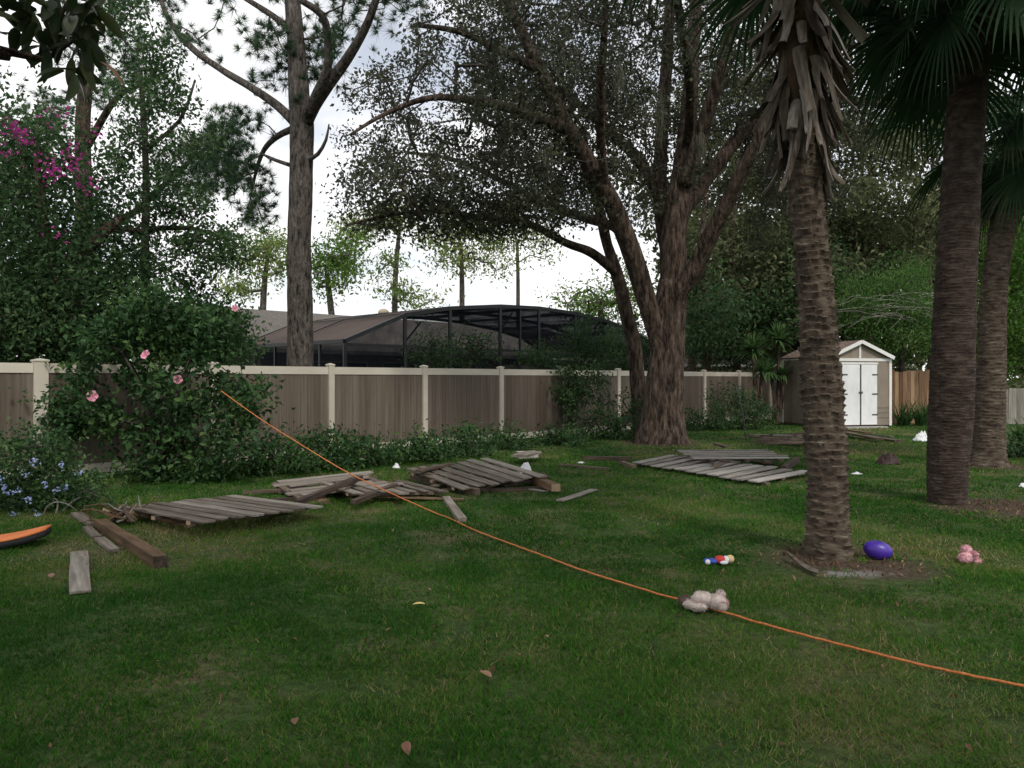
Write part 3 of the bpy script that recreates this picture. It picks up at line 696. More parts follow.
def oak_att():
    A = []
    a = ellip(3100, (2.3, 18.4, 9.2), (7.1, 6.2, 5.6), .2, 4.2)
    x = HX + F * a[:, 0] / a[:, 1]; y = HY - F * (a[:, 2] - CH) / a[:, 1]
    k = np.ones(len(a), bool)
    k &= ~((y > 225) & (x > 560) & (x < 740))            # open under the crown round the trunk
    k &= ~((x < 345 + 0 * y))
    k &= ~((x < 420) & (y < 95 - (x - 345) * .9))        # the gap next to the pine
    k &= ~((x < 560) & (y > 238))
    k &= rng.uniform(size=len(a)) < np.where(a[:, 2] > 11.8, .45, np.where(x < 520, .88, .9))
    k &= (fbm(a[:, 0] * .55 + 40, a[:, 2] * .6 + a[:, 1] * .35 + 20, 6, 2) > .44)          # leaf masses with gaps between
    k &= ~((a[:, 1] < 18.6) & (x > 560) & (x < 770) & (y > 60) & (rng.uniform(size=len(a)) < .82))      # limbs show clear from the yard side
    return a[k]
oa = np.vstack([oak_att(), ellip(260, (4.2, 21.0, 9.6), (5.2, 2.8, 4.0), .1, 5.6)])
make_tree('oak_tree', 'huge spreading oak with thick forked trunk in front of fence', 'tree', (ob.x, ob.y, 0), oak, oa, 'oak_leaf', 66, .098, 'oak_bark', .55, .22, .0075, sides=22, noise=.10, furrow=.07, jit=.12, first=12)
sb = G(640, 436)
slim = [
 PX([(641, 436, 0, 8), (638, 390, 0, 7.5), (634, 345, 0, 7.5), (626, 312, -.1, 7), (618, 278, -.3, 6.5), (606, 240, -.4, 5), (596, 200, -.3, 4), (580, 150, 0, 3), (560, 95, .5, 2)], sb.y),
 PX([(617, 274, -.3, 5), (604, 262, -.7, 4.8), (588, 251, -1.1, 4.6), (566, 243, -1.6, 4), (528, 224, -2.4, 3.6), (478, 217, -3.4, 3), (431, 211, -4.2, 2.2), (385, 216, -5, 1.6), (345, 226, -5.5, 1)], sb.y),
 PX([(611, 256, -.3, 3.6), (604, 220, -.8, 3.2), (592, 175, -1.4, 2.8), (584, 130, -1.8, 2)], sb.y),
]
a1 = ellip(130, (-1.5, 16.0, 5.3), (3.2, 1.9, .75)); a2 = ellip(160, (1.7, 19.2, 7.6), (2.2, 2.2, 2.2))
x = HX + F * a1[:, 0] / a1[:, 1]; y = HY - F * (a1[:, 2] - CH) / a1[:, 1]
a1 = a1[(x > 335) & (y < 250)]
make_tree('slim_oak_tree', 'slim curved tree close left of the huge oak with long low branch', 'tree', (sb.x, sb.y, 0), slim, np.vstack([a1, a2]), 'oak_leaf', 64, .098, 'oak_bark', .55, .25, .007, sides=12, noise=.08, furrow=.05, jit=.12)

# Spanish moss hanging in the oak
for i, (x, y, d, h) in enumerate(((548, 140, 16.5, 1.3), (618, 60, 15.5, .9), (660, 95, 16, 1.1), (575, 48, 16, .8), (700, 130, 16.2, .9), (503, 40, 16, .7))):
    g = Geo(); p = W(x, y, d); n = 46
    for q in range(n):
        a = rng.normal(0, .05, 3); a[2] = rng.uniform(-.3, 0) * h; k = 6; L = h * rng.uniform(.3, .75)
        P = [a.copy()]
        for s_ in range(k): P.append(P[-1] + np.array([rng.normal(0, .018), rng.normal(0, .018), -L / k]))
        g.tube(P, np.linspace(.006, .003, k + 1), 3, cap=False)
    o = g.build('spanish_moss', 'moss'); o.location = p
    tag(o, ['long grey moss wisp hanging from the oak left of its trunk', 'grey moss wisp high in the middle of the oak crown', 'grey moss wisp hanging beside the upright oak limbs', 'short grey moss wisp near the top of the oak', 'grey moss wisp hanging right of the oak fork', 'small grey moss wisp in the upper left of the oak'][i], 'moss', 'moss wisps in the oak')

# ------------------------------------------------------------------ pines
pd = 17.4
pine = [
 PX([(300, 450, 0, 14), (300, 365, 0, 13), (300, 300, 0, 12.2), (299, 250, 0, 11.8), (301, 180, 0, 11.5), (302, 125, 0, 12), (299, 95, 0, 10), (296, 40, 0, 8.4), (292, -10, 0, 7.4), (288, -110, .2, 5)], pd),
 PX([(306, 122, -.1, 7), (314, 106, -.3, 6.5), (326, 88, -.5, 6), (345, 62, -.8, 5.2), (360, 38, -1.1, 4.4), (372, 12, -1.4, 3.8), (384, -30, -1.8, 3)], pd),
 PX([(308, 114, -.3, 5.5), (318, 92, -.7, 5), (327, 70, -1, 4.6), (328, 40, -1.2, 4.2), (322, 15, -1.5, 3.8), (300, 0, -1.8, 3)], pd),
 PX([(294, 122, .1, 5), (278, 106, .3, 4.4), (252, 88, .6, 3.8), (222, 70, 1, 3.2), (192, 48, 1.4, 3.2), (168, 18, 1.8, 2.4), (155, -20, 2.2, 1.6)], pd),
 PX([(295, 128, .2, 3.6), (278, 136, .6, 3), (264, 150, 1, 2.4), (256, 172, 1.3, 1.6), (250, 200, 1.5, .7)], pd),
 PX([(308, 160, -.1, 2.4), (318, 154, -.3, 2), (326, 140, -.5, 1.5), (329, 124, -.6, .7)], pd),
 PX([(292, 30, .1, 3.5), (270, 14, .4, 3), (240, -5, .8, 2.2)], pd),
 PX([(293, 166, .1, 2.2), (275, 160, .3, 1.8), (262, 154, .5, 1)], pd),
]
def around(lst, n, sx, sz, d, sd=.6):
    out = []
    for x, y in lst:
        for q in range(n):
            dd = d + rng.normal(0, sd); out.append(tuple(W(x + rng.normal(0, sx), y + rng.normal(0, sz), dd)))
    return np.array(out)
pa = np.vstack([around([(245, 170), (258, 195), (232, 185), (238, 150), (225, 130)], 7, 11, 11, 18.4), around([(250, 215), (245, 120)], 5, 9, 9, 18.4),
                around([(285, 45), (275, 75), (318, 45), (335, 30), (320, 75), (265, 35)], 7, 11, 10, 17.8),
                around([(345, 15), (375, -5), (400, 5), (330, -20), (300, -30), (260, -20), (220, -10), (420, -30), (350, -60), (290, -90), (230, -60)], 6, 16, 14, 17.5, 1.2),
                around([(170, 20), (190, 40), (150, -10)], 5, 12, 10, 19)])
make_tree('pine_tree', 'tall bare trunked pine with a wide fork rising behind the fence', 'tree', (W(300, 365, pd).x, pd, 0), pine, pa, 'needle', 60, .27, 'pine_bark', sigma=.2, tip=.006, sides=36, noise=.06, furrow=.07, kind='needle')
p2 = [PX([(86, 420, 0, 10), (84, 300, 0, 9), (84, 200, 0, 8), (83, 120, 0, 7), (88, 60, 0, 6), (92, -20, 0, 4)], 20),
      PX([(84, 190, 0, 4), (60, 140, .5, 3), (40, 120, 1, 2)], 20), PX([(85, 150, 0, 4), (115, 100, -.6, 3), (140, 85, -1, 2)], 20),
      PX([(85, 230, 0, 4), (130, 215, .6, 3.4), (180, 170, 1, 2.6), (215, 140, 1.4, 1.6)], 20)]
pa2 = np.vstack([around([(55, 110), (42, 125), (118, 92), (140, 80), (130, 50), (110, 30), (90, 10), (70, 40)], 9, 13, 11, 20), around([(205, 175), (222, 140), (215, 160), (190, 190), (235, 165), (228, 125), (175, 165)], 10, 12, 13, 21), around([(60, -30), (120, -30), (95, -70)], 7, 22, 14, 20)])
make_tree('pine_tree', 'second pine with dark trunk at the far left behind bougainvillea', 'tree', (W(86, 400, 20).x, 20, 0), p2, pa2, 'needle', 60, .28, 'oak_bark', sigma=.25, sides=12, kind='needle')

# ------------------------------------------------------------------ left group behind the fence
bd = 14.3
bou = [PX([(60, 430, 0, 12), (58, 330, 0, 11), (62, 295, 0, 9), (80, 258, 0, 7), (104, 232, .1, 5.5), (125, 215, .3, 3)], bd),
       PX([(57, 320, 0, 8), (48, 270, -.3, 6), (40, 200, -.6, 4), (35, 140, -.9, 2)], bd), PX([(56, 340, 0, 6), (20, 290, .4, 4), (-20, 230, .8, 2)], bd)]
ba = np.vstack([around([(20, 130), (40, 160), (10, 180), (50, 200), (25, 220), (60, 240), (10, 250), (35, 270), (70, 280), (5, 300), (45, 310), (-30, 200), (-40, 270), (-30, 320), (25, 330), (70, 320), (20, 150), (0, 210), (40, 230), (15, 290), (60, 300)], 13, 18, 15, bd, .9)])
bt = make_tree('bougainvillea', 'dark bougainvillea tree with magenta flowers at the left edge', 'tree', (W(60, 400, bd).x, bd, 0), bou, ba, 'dark_leaf', 95, .095, 'oak_bark', .6, .36, .006, sides=12)
g = Geo(); b0 = np.array((W(60, 400, bd).x, bd, 0))
for (x, y, n) in ((12, 128, 60), (20, 134, 40), (6, 152, 22), (46, 166, 38), (53, 172, 30), (72, 151, 30), (76, 170, 36), (90, 184, 22), (62, 240, 10), (64, 115, 10), (100, 130, 10), (48, 113, 10)):
    c = np.array(tuple(W(x, y, bd - 1.7))); g.leaves(c + rng.normal(0, .1, (n, 3)) - b0, .06, .8, .5, up=0)
g.build('flower_clusters', 'bract', bt)
cd = 15.6
cam_tree = [PX([(147, 430, 0, 5), (146, 330, 0, 4.6), (145, 250, 0, 4), (146, 180, 0, 3.4), (143, 110, 0, 2.8), (140, 70, 0, 2)], cd),
            PX([(146, 232, 0, 3.4), (120, 228, -.3, 2.6), (100, 236, -.6, 1.8)], cd), PX([(146, 230, 0, 3), (190, 228, .4, 2.4), (230, 240, .7, 1.4)], cd), PX([(145, 150, 0, 2.4), (180, 120, .4, 1.8), (195, 80, .7, 1)], cd)]
ca = np.vstack([around([(145, 60), (160, 45), (130, 80), (175, 75), (150, 100), (160, 140), (130, 150), (190, 150), (110, 170), (170, 175), (145, 195), (200, 195), (110, 210), (180, 215), (90, 225), (150, 235), (215, 240), (235, 235), (120, 250), (180, 255), (150, 275), (205, 270), (100, 270), (130, 20), (125, 5), (100, 190), (165, 200), (125, 225), (195, 235), (90, 250), (135, 260), (165, 110), (140, 130), (225, 255), (110, 290), (190, 290)], 7, 11, 8, cd, .7)])
make_tree('slender_tree', 'slender leafy tree with thin straight trunk behind the hibiscus', 'tree', (W(147, 400, cd).x, cd, 0), cam_tree, ca, 'dark_leaf', 62, .09, 'twig', .6, .21, .005)
# understory shrubs just behind the fence on the left
for i, (x, y, d, rx, rz, lab) in enumerate(((20, 330, 13.4, 1.3, .9, 'dark understory shrub behind the fence at the far left'), (120, 322, 14.6, 1.5, 1.0, 'dark understory shrub behind the fence above the hibiscus'), (205, 338, 15.6, .9, .7, 'small shrub behind the fence beside the pool cage'))):
    c = W(x, y, d); b = (c.x, c.y, 0)
    att = ellip(75, tuple(c), (rx, .7, rz))
    make_tree('understory_shrub', lab, 'shrub', b, [([Vector(b), Vector((c.x, c.y, c.z))], [.06, .03])], att, 'dark_leaf', 80, .1, 'twig', .55, .26, .006, group='shrubs behind the left fence')

# ------------------------------------------------------------------ far trees over the pool cage
def far_tree(label, trunk, clumps, d, leaf='far_leaf', n=10, size=.26, nl=42, sx=9, sz=6, rp=4, name='far_pine_tree'):
    P = PX([(x, y, 0, r * .62) for x, y, r in trunk], d)
    b = (P[0][0].x, d, 0); P = ([Vector(b)] + P[0], [P[1][0]] + P[1])
    a = around(clumps, n, sx, sz, d, 1.0)
    return make_tree(name, label, 'tree', b, [P], a, leaf, nl, size, 'pale_twig' if 0 else 'pine_bark', .4, .55, .02, group='trees far behind the pool cage', sides=8, step=.9, jit=.06, flat=.6)
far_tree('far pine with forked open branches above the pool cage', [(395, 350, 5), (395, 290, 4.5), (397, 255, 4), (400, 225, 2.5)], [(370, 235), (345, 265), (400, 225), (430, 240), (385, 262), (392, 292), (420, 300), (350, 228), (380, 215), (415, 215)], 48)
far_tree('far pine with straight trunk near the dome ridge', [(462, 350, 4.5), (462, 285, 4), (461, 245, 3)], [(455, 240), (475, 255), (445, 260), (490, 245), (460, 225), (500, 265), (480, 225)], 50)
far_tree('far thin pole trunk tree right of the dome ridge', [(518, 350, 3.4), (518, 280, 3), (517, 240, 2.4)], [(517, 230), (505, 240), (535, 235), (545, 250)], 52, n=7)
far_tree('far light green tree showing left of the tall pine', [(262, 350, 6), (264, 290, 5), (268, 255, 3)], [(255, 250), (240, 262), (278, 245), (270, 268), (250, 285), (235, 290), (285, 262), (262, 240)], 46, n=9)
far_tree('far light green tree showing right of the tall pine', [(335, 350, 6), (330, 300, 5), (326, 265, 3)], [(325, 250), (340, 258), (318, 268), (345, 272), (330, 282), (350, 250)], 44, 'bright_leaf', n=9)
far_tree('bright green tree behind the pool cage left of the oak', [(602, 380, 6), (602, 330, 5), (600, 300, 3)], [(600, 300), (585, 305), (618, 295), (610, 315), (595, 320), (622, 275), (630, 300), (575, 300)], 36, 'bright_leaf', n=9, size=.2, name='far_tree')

# ------------------------------------------------------------------ trees at the back right
def back_tree(label, x, d, clumps, leaf, size, nl, n=10, sx=15, sz=12, rp=4.5, top=150, tone=.5, bark='oak_bark'):
    b = (W(x, 380, d).x, d, 0)
    r = rp / F * d
    P = [Vector(b), W(x + 2, 330, d), W(x - 3, 250, d), W(x + 4, top, d)]
    a = around(clumps, n, sx, sz, d, 1.6)
    return make_tree('background_tree', label, 'tree', b, [(P, [r, r * .85, r * .7, r * .25])], a, leaf, nl, size * 1.45, bark, .5, .45, .010, group='trees closing the back of the yard', sides=10, step=.7, tone_c=tone)
back_tree('dark olive tree right behind the oak trunk', 735, 31, [(720, 240), (750, 225), (700, 290), (730, 285), (760, 270), (745, 310), (715, 320), (775, 300), (770, 240), (700, 250), (760, 335)], 'back_leaf', .15, 90)
back_tree('tall dark tree rising behind the skirted palm', 785, 33, [(770, 190), (800, 170), (780, 140), (815, 210), (790, 240), (840, 180), (760, 160), (820, 130), (850, 130), (800, 100), (770, 90), (745, 190)], 'back_leaf', .16, 85)
back_tree('olive tree rising over the shed roof', 868, 32, [(850, 230), (880, 210), (870, 250), (900, 235), (840, 260), (905, 260), (880, 180), (850, 200), (915, 205), (830, 240), (860, 275), (900, 160), (870, 140)], 'back_leaf', .16, 80, tone=.62)
back_tree('tall tree between the two right hand palms', 930, 35, [(920, 150), (940, 190), (960, 220), (930, 240), (970, 180), (950, 130), (990, 210), (985, 160), (925, 100), (965, 90), (905, 120), (1000, 120)], 'back_leaf', .17, 80, tone=.55)
back_tree('leafy tree at the right edge behind the leaning palm', 1030, 30, [(1010, 250), (1030, 230), (995, 280), (1020, 300), (1040, 270), (1005, 330), (1030, 340), (990, 310), (1050, 310), (1015, 210), (990, 350), (1045, 360)], 'bright_leaf', .13, 80, tone=.25)
back_tree('dense tree far behind the oak fork', 690, 38, [(690, 200), (665, 230), (700, 170), (720, 150), (735, 120), (690, 130), (650, 190), (715, 200), (680, 260), (700, 100), (750, 80)], 'back_leaf', .18, 70)
back_tree('dark evergreen behind the fence beside the oak trunk', 705, 29.5, [(700, 330), (715, 300), (725, 330), (695, 300), (735, 350), (710, 345)], 'dark_leaf', .13, 90, sx=12, sz=9)
back_tree('dark tree behind the yuccas and shed', 800, 30, [(790, 290), (805, 270), (820, 290), (835, 310), (780, 310), (800, 320), (760, 325), (845, 285), (815, 250)], 'dark_leaf', .14, 90, tone=.6)
back_tree('broad dark tree filling the gap behind the shed', 860, 41, [(x + (y // 20 % 2) * 15, y) for x in range(800, 960, 32) for y in range(235, 352, 22)], 'back_leaf', .28, 60, n=7, tone=.4)
back_tree('broad dark tree filling the gap behind the far right palm', 990, 42, [(x + (y // 20 % 2) * 15, y) for x in range(940, 1075, 32) for y in range(215, 362, 24)], 'back_leaf', .28, 60, n=7, tone=.4)
back_tree('broad dark tree filling the gap behind the yuccas', 730, 43, [(x + (y // 20 % 2) * 15, y) for x in range(680, 810, 32) for y in range(235, 350, 22)], 'back_leaf', .28, 60, n=7, tone=.4)
# bright feathery shrub over the shed, with bare grey twigs
sd_ = 27.6
att = around([(870, 300), (890, 285), (910, 300), (880, 320), (905, 325), (925, 310), (860, 315), (900, 340), (925, 335), (885, 345), (935, 345), (910, 275), (850, 300), (940, 320)], 11, 9, 8, sd_, .7)
bb = (W(900, 380, sd_).x, sd_, 0)
bs = make_tree('feathery_shrub', 'bright green feathery shrub arching over the shed roof', 'shrub', bb, [([Vector(bb), W(902, 370, sd_), W(900, 330, sd_)], [.12, .1, .06])], att, 'feather_leaf', 110, .14, 'twig', .28, .33, .008, tone_c=.35, droop=.8)
g = Geo()
for i in range(30):
    x = random.uniform(860, 925); p = W(x, random.uniform(292, 320), sd_ - 1.3); P = [np.array(tuple(p))]
    dx = random.uniform(.05, .34) * random.choice((1, 1, -1))
    for q in range(7): P.append(P[-1] + np.array([dx + rng.normal(0, .05), rng.normal(0, .05), .05 - q * .03 + rng.normal(0, .03)]))
    g.tube(np.array(P) - np.array(bb), np.linspace(.016, .006, 8), 4, cap=False)
g.build('bare_twigs', 'pale_twig', bs)
# distant wood that closes the horizon
g = Geo()
n = 9000
x = rng.uniform(-70, 70, n); y = 62 + rng.uniform(-4, 8, n); z = rng.uniform(0, 1, n) ** .8 * (3.2 + 2.2 * fbm(x * .13 + 50, y * .1, 8, 3))
g.leaves(np.stack([x, y, z], 1), .75, .6, .25 + .5 * fbm(x * .3 + 50, z * .5 + 9, 3, 2))
o = g.build('distant_wood', 'back_leaf'); tag(o, 'distant low band of green trees on the horizon', 'woodland', kind='stuff')

# ------------------------------------------------------------------ shrubs in the yard
def shrub(name, label, px, py, clumps, d, n, leaf, nl, size, sx, sz, ratio=.55, sigma=.16, stems=4, group=None, sd=.3, droop=.2, tone=.5, up=.4):
    b = G(px, py); b = Vector((W(px, py, d).x, d, 0)); a = around(clumps, n, sx, sz, d, sd)
    a[:, 2] = np.maximum(a[:, 2], .06)
    off = np.array([fence_off(q[0], q[1]) for q in a]); 
    for i in range(len(a)):
        if -.15 < off[i] < .35 and a[i, 2] < 1.9: a[i] -= np.array(tuple(FN)) * (off[i] + .2)
    L = []
    for s_ in range(stems):
        q = a[random.randrange(len(a))]; base = b + Vector((random.uniform(-.15, .15), random.uniform(-.1, .1), 0))
        L.append(([base, (base + Vector(q)) / 2 + Vector((0, 0, .05)), Vector(q)], [.022, .016, .008]))
    return make_tree(name, label, 'shrub', tuple(b), L, a, leaf, nl, size, 'twig', ratio, sigma, .004, limb_names=['stem'] * stems, group=group, step=.2, sides=8, droop=droop, tone_c=tone, up=up)
hd = 11.9
hib = shrub('hibiscus_bush', 'tall hibiscus bush with pink flowers against the fence', 150, 485, [(130, 320), (160, 315), (190, 325), (212, 337), (222, 338), (110, 345), (145, 345), (175, 350), (205, 360), (80, 375), (60, 415), (90, 405), (75, 425), (110, 420), (135, 380), (165, 395), (190, 405), (215, 395), (235, 400), (250, 400), (150, 425), (180, 430), (205, 440), (170, 455), (200, 470), (150, 465), (180, 480), (220, 465), (240, 440), (210, 322), (150, 300), (185, 305), (100, 330)], hd, 8, 'green_leaf', 40, .105, 10, 9, .62, .15, 7, sd=.35, tone=.45)
hb = np.array((W(150, 485, hd).x, hd, 0))
def flower(x, y, d, r, parent, base, tilt):
    g = Geo(); n = 5
    for k in range(n):
        a = k / n * 2 * math.pi; c, s_ = math.cos(a), math.sin(a); ct, st = math.cos(a + .55), math.sin(a + .55); cu, su = math.cos(a - .55), math.sin(a - .55)
        V = [(0, 0, 0), (cu * r * .95, su * r * .95, r * .42), (c * r * 1.05, s_ * r * 1.05, r * .2), (ct * r * .95, st * r * .95, r * .3)]
        g.add(V, [(0, 1, 2, 3)], None, [.0, .8, 1, .8])
    g.tube([(0, 0, 0), (.05 * r, 0, r * .8)], [.06 * r, .05 * r], 5)
    o = g.build('flower', 'pink_petal', parent); o.location = Vector(W(x, y, d)) - Vector(tuple(base)); o.rotation_euler = (R(80) + tilt, R(tilt * 20), tilt)
    return o
for (x, y, r, tl) in ((93, 396, .082, .1), (146, 355, .075, -.3), (178, 379, .066, .4), (235, 308, .05, .2)): flower(x, y, hd - .75, r, hib, hb, tl)
plum = shrub('plumbago_bush', 'low bush dotted with pale blue flowers at the left edge', 30, 512, [(0, 450), (30, 445), (15, 475), (45, 470), (60, 485), (0, 500), (30, 500), (70, 500), (-20, 470), (60, 455), (-30, 500), (85, 490), (50, 505)], 9.3, 11, 'green_leaf', 60, .055, 12, 9, .5, .13, 6, sd=.35, tone=.4)
pb = np.array((W(30, 512, 9.3).x, 9.3, 0)); g = Geo()
for (x, y) in ((4, 486), (8, 492), (25, 475), (18, 490), (45, 485), (62, 466), (38, 515), (12, 515), (78, 474), (56, 490), (28, 500), (66, 487), (0, 478), (34, 462)):
    c = np.array(tuple(W(x, y, 8.75))); g.leaves(c + rng.normal(0, .022, (14, 3)) - pb, .032, .8, .6, up=.6)
g.build('flower_clusters', 'blue_petal', plum)
hedge = [
 (265, 468, 12.6, [(250, 450), (275, 445), (290, 455), (260, 462), (300, 462)], 'low leafy plant at the fence foot right of the hibiscus'),
 (320, 466, 13.3, [(305, 445), (320, 440), (335, 448), (315, 458), (345, 460)], 'low leafy plant at the fence foot below the pine'),
 (372, 468, 13.8, [(355, 450), (370, 445), (385, 455), (365, 462), (345, 440)], 'bushy low plant at the fence foot behind the middle woodpile'),
 (425, 462, 14.6, [(410, 445), (425, 440), (440, 448), (430, 458), (400, 455)], 'bushy low plant at the fence foot between two woodpiles'),
 (468, 458, 15.6, [(455, 440), (470, 434), (485, 445), (475, 452), (445, 450)], 'taller leafy plant at the fence foot behind the propped woodpile'),
 (508, 452, 17.0, [(495, 440), (510, 434), (522, 444)], 'small leafy plant at the fence foot beside the tilted block'),
 (560, 446, 18.2, [(545, 438), (560, 434), (575, 437), (565, 442)], 'low dark plant at the fence foot left of the oak'),
 (610, 438, 20.0, [(590, 425), (605, 415), (620, 420), (632, 410), (612, 432), (595, 435), (630, 428)], 'dark shrub at the fence foot touching the oak trunk'),
 (700, 430, 23.5, [(690, 420), (705, 425), (695, 428), (715, 424)], 'low plant just right of the oak trunk'),
 (740, 428, 23.8, [(715, 410), (730, 400), (745, 400), (755, 412), (765, 420), (735, 418), (725, 424), (750, 424)], 'rounded green bush between the oak and the shed'),
]
for (px, py, d, cl, lab) in hedge:
    cl = [(x_, y_ + (4 if d < 19 else 0)) for x_, y_ in cl]
    shrub('hedge_plant', lab, px, py, cl, d, 8, 'green_leaf' if d < 19 or d > 23 else 'dark_leaf', 36, .105 if d < 16 else .11, 7, 6, .4, .16, 3, 'plants along the foot of the fence', tone=.45)
vine = shrub('climbing_vine', 'leafy vine climbing over the fence below the dome', 570, 440, [(565, 375), (575, 385), (590, 378), (570, 400), (560, 390), (585, 395), (600, 385), (565, 415)], 20.6, 8, 'dark_leaf', 36, .09, 6, 6, .6, .14, 3, tone=.6)
shr = [(585, 355, 24.0, 1.3, 1.1, 'dark shrub behind the fence at the right end of the cage'), (430, 352, 18.9, .55, .5, 'wispy shrub behind the fence at the cage corner'), (470, 350, 20.2, .6, .5, 'wispy shrub behind the fence in the middle of the cage'), (630, 350, 26.5, 1.2, 1.1, 'dark shrub behind the fence beside the slim trunk'), (540, 356, 22.6, .7, .35, 'low shrub behind the fence below the dome')]
for (x, y, d, rx, rz, lab) in shr:
    c = W(x, y, d); att = ellip(60 if rx > 1 else 30, tuple(c), (rx, .5, rz))
    make_tree('understory_shrub', lab, 'shrub', (c.x, c.y, 0), [([Vector((c.x, c.y, 0)), Vector(c)], [.05, .02])], att, 'dark_leaf', 60 if rx > 1 else 28, .1, 'twig', .45, .24, .006, group='shrubs between fence and cage')

# yuccas, ferns
def rosette(g, c, n, L, w, tone):
    for q in range(n):
        a = random.uniform(0, 2 * math.pi); e = random.uniform(-.5, 1.3); d = np.array([math.cos(a) * math.cos(e), math.sin(a) * math.cos(e), math.sin(e)])
        sdv = np.array([-math.sin(a), math.cos(a), 0]); p = np.array(c, float); k = 5; l = L * random.uniform(.7, 1.1)
        V = []; 
        for i in range(k + 1):
            t = i / k; ww = w * (1 - t ** 2) * .5 + .002
            V += [p - sdv * ww, p + sdv * ww]; p = p + d * l / k; d = d + np.array([0, 0, -.10 - .12 * t]); d /= np.linalg.norm(d)
        Q = [(2 * i, 2 * i + 1, 2 * i + 3, 2 * i + 2) for i in range(k)]
        g.add(V, Q, None, np.clip(tone + random.uniform(-.25, .25), 0, 1))
def yucca(label, x, d, heads):
    b = Vector((W(x, 400, d).x, d, 0)); t = thing('yucca', label, 'plant', b, 0, 'yuccas beside the shed')
    for (hx, hy, n, L) in heads:
        top = W(hx, hy, d) - b
        gt = Geo(); P, r = resample([Vector((random.uniform(-.1, .1), 0, 0)), top * .5 + Vector((.06, 0, 0)), top], [.09, .07, .06], .2); gt.tube(P, r, 8, .1); gt.build('trunk', 'oak_bark', t, True)
        g = Geo(); rosette(g, tuple(top), int(n * 1.7), L, .075, .6); g.build('leaf_rosette', 'green_leaf', t)
yucca('yucca with tall spiky head beside the fence end', 754, 25.2, [(753, 350, 60, .75), (762, 372, 40, .6)])
yucca('yucca with spiky heads against the shed side', 776, 26.2, [(778, 340, 60, .8), (770, 372, 45, .7), (784, 375, 30, .6)])
def fern(label, x, d, n, L):
    b = Vector((W(x, 400, d).x, d, 0)); t = thing('strap_leaf_plant', label, 'plant', b, 0, 'strap leaved plants by the back fence'); g = Geo()
    for q in range(n):
        a = random.uniform(0, 2 * math.pi); e = random.uniform(.7, 1.4); dv = np.array([math.cos(a) * math.cos(e), math.sin(a) * math.cos(e), math.sin(e)]); sdv = np.array([-math.sin(a), math.cos(a), 0])
        p = np.array([random.gauss(0, .1), random.gauss(0, .1), 0]); V = []; k = 6; l = L * random.uniform(.7, 1.15)
        for i in range(k + 1):
            tt = i / k; ww = .028 * (1 - tt ** 2) + .002; V += [p - sdv * ww, p + sdv * ww]; p = p + dv * l / k; dv = dv + np.array([0, 0, -.22 * (.4 + tt)]); dv /= np.linalg.norm(dv)
        g.add(V, [(2 * i, 2 * i + 1, 2 * i + 3, 2 * i + 2) for i in range(k)], None, random.uniform(.3, .8))
    g.build('leaves', 'green_leaf', t)
fern('strap leaved plant at the right corner of the shed', 903, 25.6, 70, 1.0)
fern('strap leaved plant against the reddish board fence', 924, 25.6, 60, 1.0)
fern('strap leaved clump beside the leaning palm at the right edge', 1026, 15.5, 70, .9)
shrub('hedge_plant', 'small dark bush at the foot of the leaning palm', 1015, 462, [(1005, 455), (1020, 448), (1035, 455), (1030, 440)], 15.2, 9, 'dark_leaf', 40, .07, 7, 6, .5, .14, 3, 'plants along the foot of the fence')

# ------------------------------------------------------------------ palms
def frond_mesh(elev, seed, L=1.2, Lp=1.15, n=52, droop=1.35):
    r = np.random.default_rng(seed); g = Geo()
    e = R(elev); p = np.zeros(3); d = np.array([math.cos(e), 0, math.sin(e)]); P = [p.copy()]
    for q in range(8):
        p = p + d * Lp / 8; d = d + np.array([0, 0, -.07]); d /= np.linalg.norm(d); P.append(p.copy())
    g.tube(P, np.linspace(.022, .012, 9), 5, cap=False)
    d0 = d; up = np.cross(np.array([0, 1., 0]), d0); up = -up if up[2] < 0 else up; side = np.array([0, 1., 0])
    hub = P[-1]
    for q in range(n):
        a = (q / (n - 1) - .5) * 2 * R(142); base = hub + d0 * (.22 * max(0, math.cos(a)))
        dv = d0 * math.cos(a) + side * math.sin(a) + up * .18 * abs(math.sin(a)); dv /= np.linalg.norm(dv)
        wv = np.cross(dv, up); wv /= np.linalg.norm(wv); l = L * (.72 + .28 * math.cos(a)) * r.uniform(.85, 1.1); k = 6; V = []; p = base.copy()
        dr = droop * r.uniform(.6, 1.5)
        for i in range(k + 1):
            t = i / k; ww = .021 * (1 - t ** 2.2) * (1 if t > .15 else .7) + .0015
            V += [p - wv * ww + up * ww * .5, p + wv * ww]
            p = p + dv * l / k; dv = dv + np.array([0, 0, -.10 * dr - .42 * dr * max(0, t - .35)]); dv /= np.linalg.norm(dv)
        g.add(V, [(2 * i, 2 * i + 1, 2 * i + 3, 2 * i + 2) for i in range(k)], None, np.clip(r.normal(.45, .15), 0, 1))
    return g.mesh('frond')
FR = {e: [frond_mesh(e, e + 100 + s_) for s_ in range(2)] for e in (70, 40, 15, -15, -45, -65)}
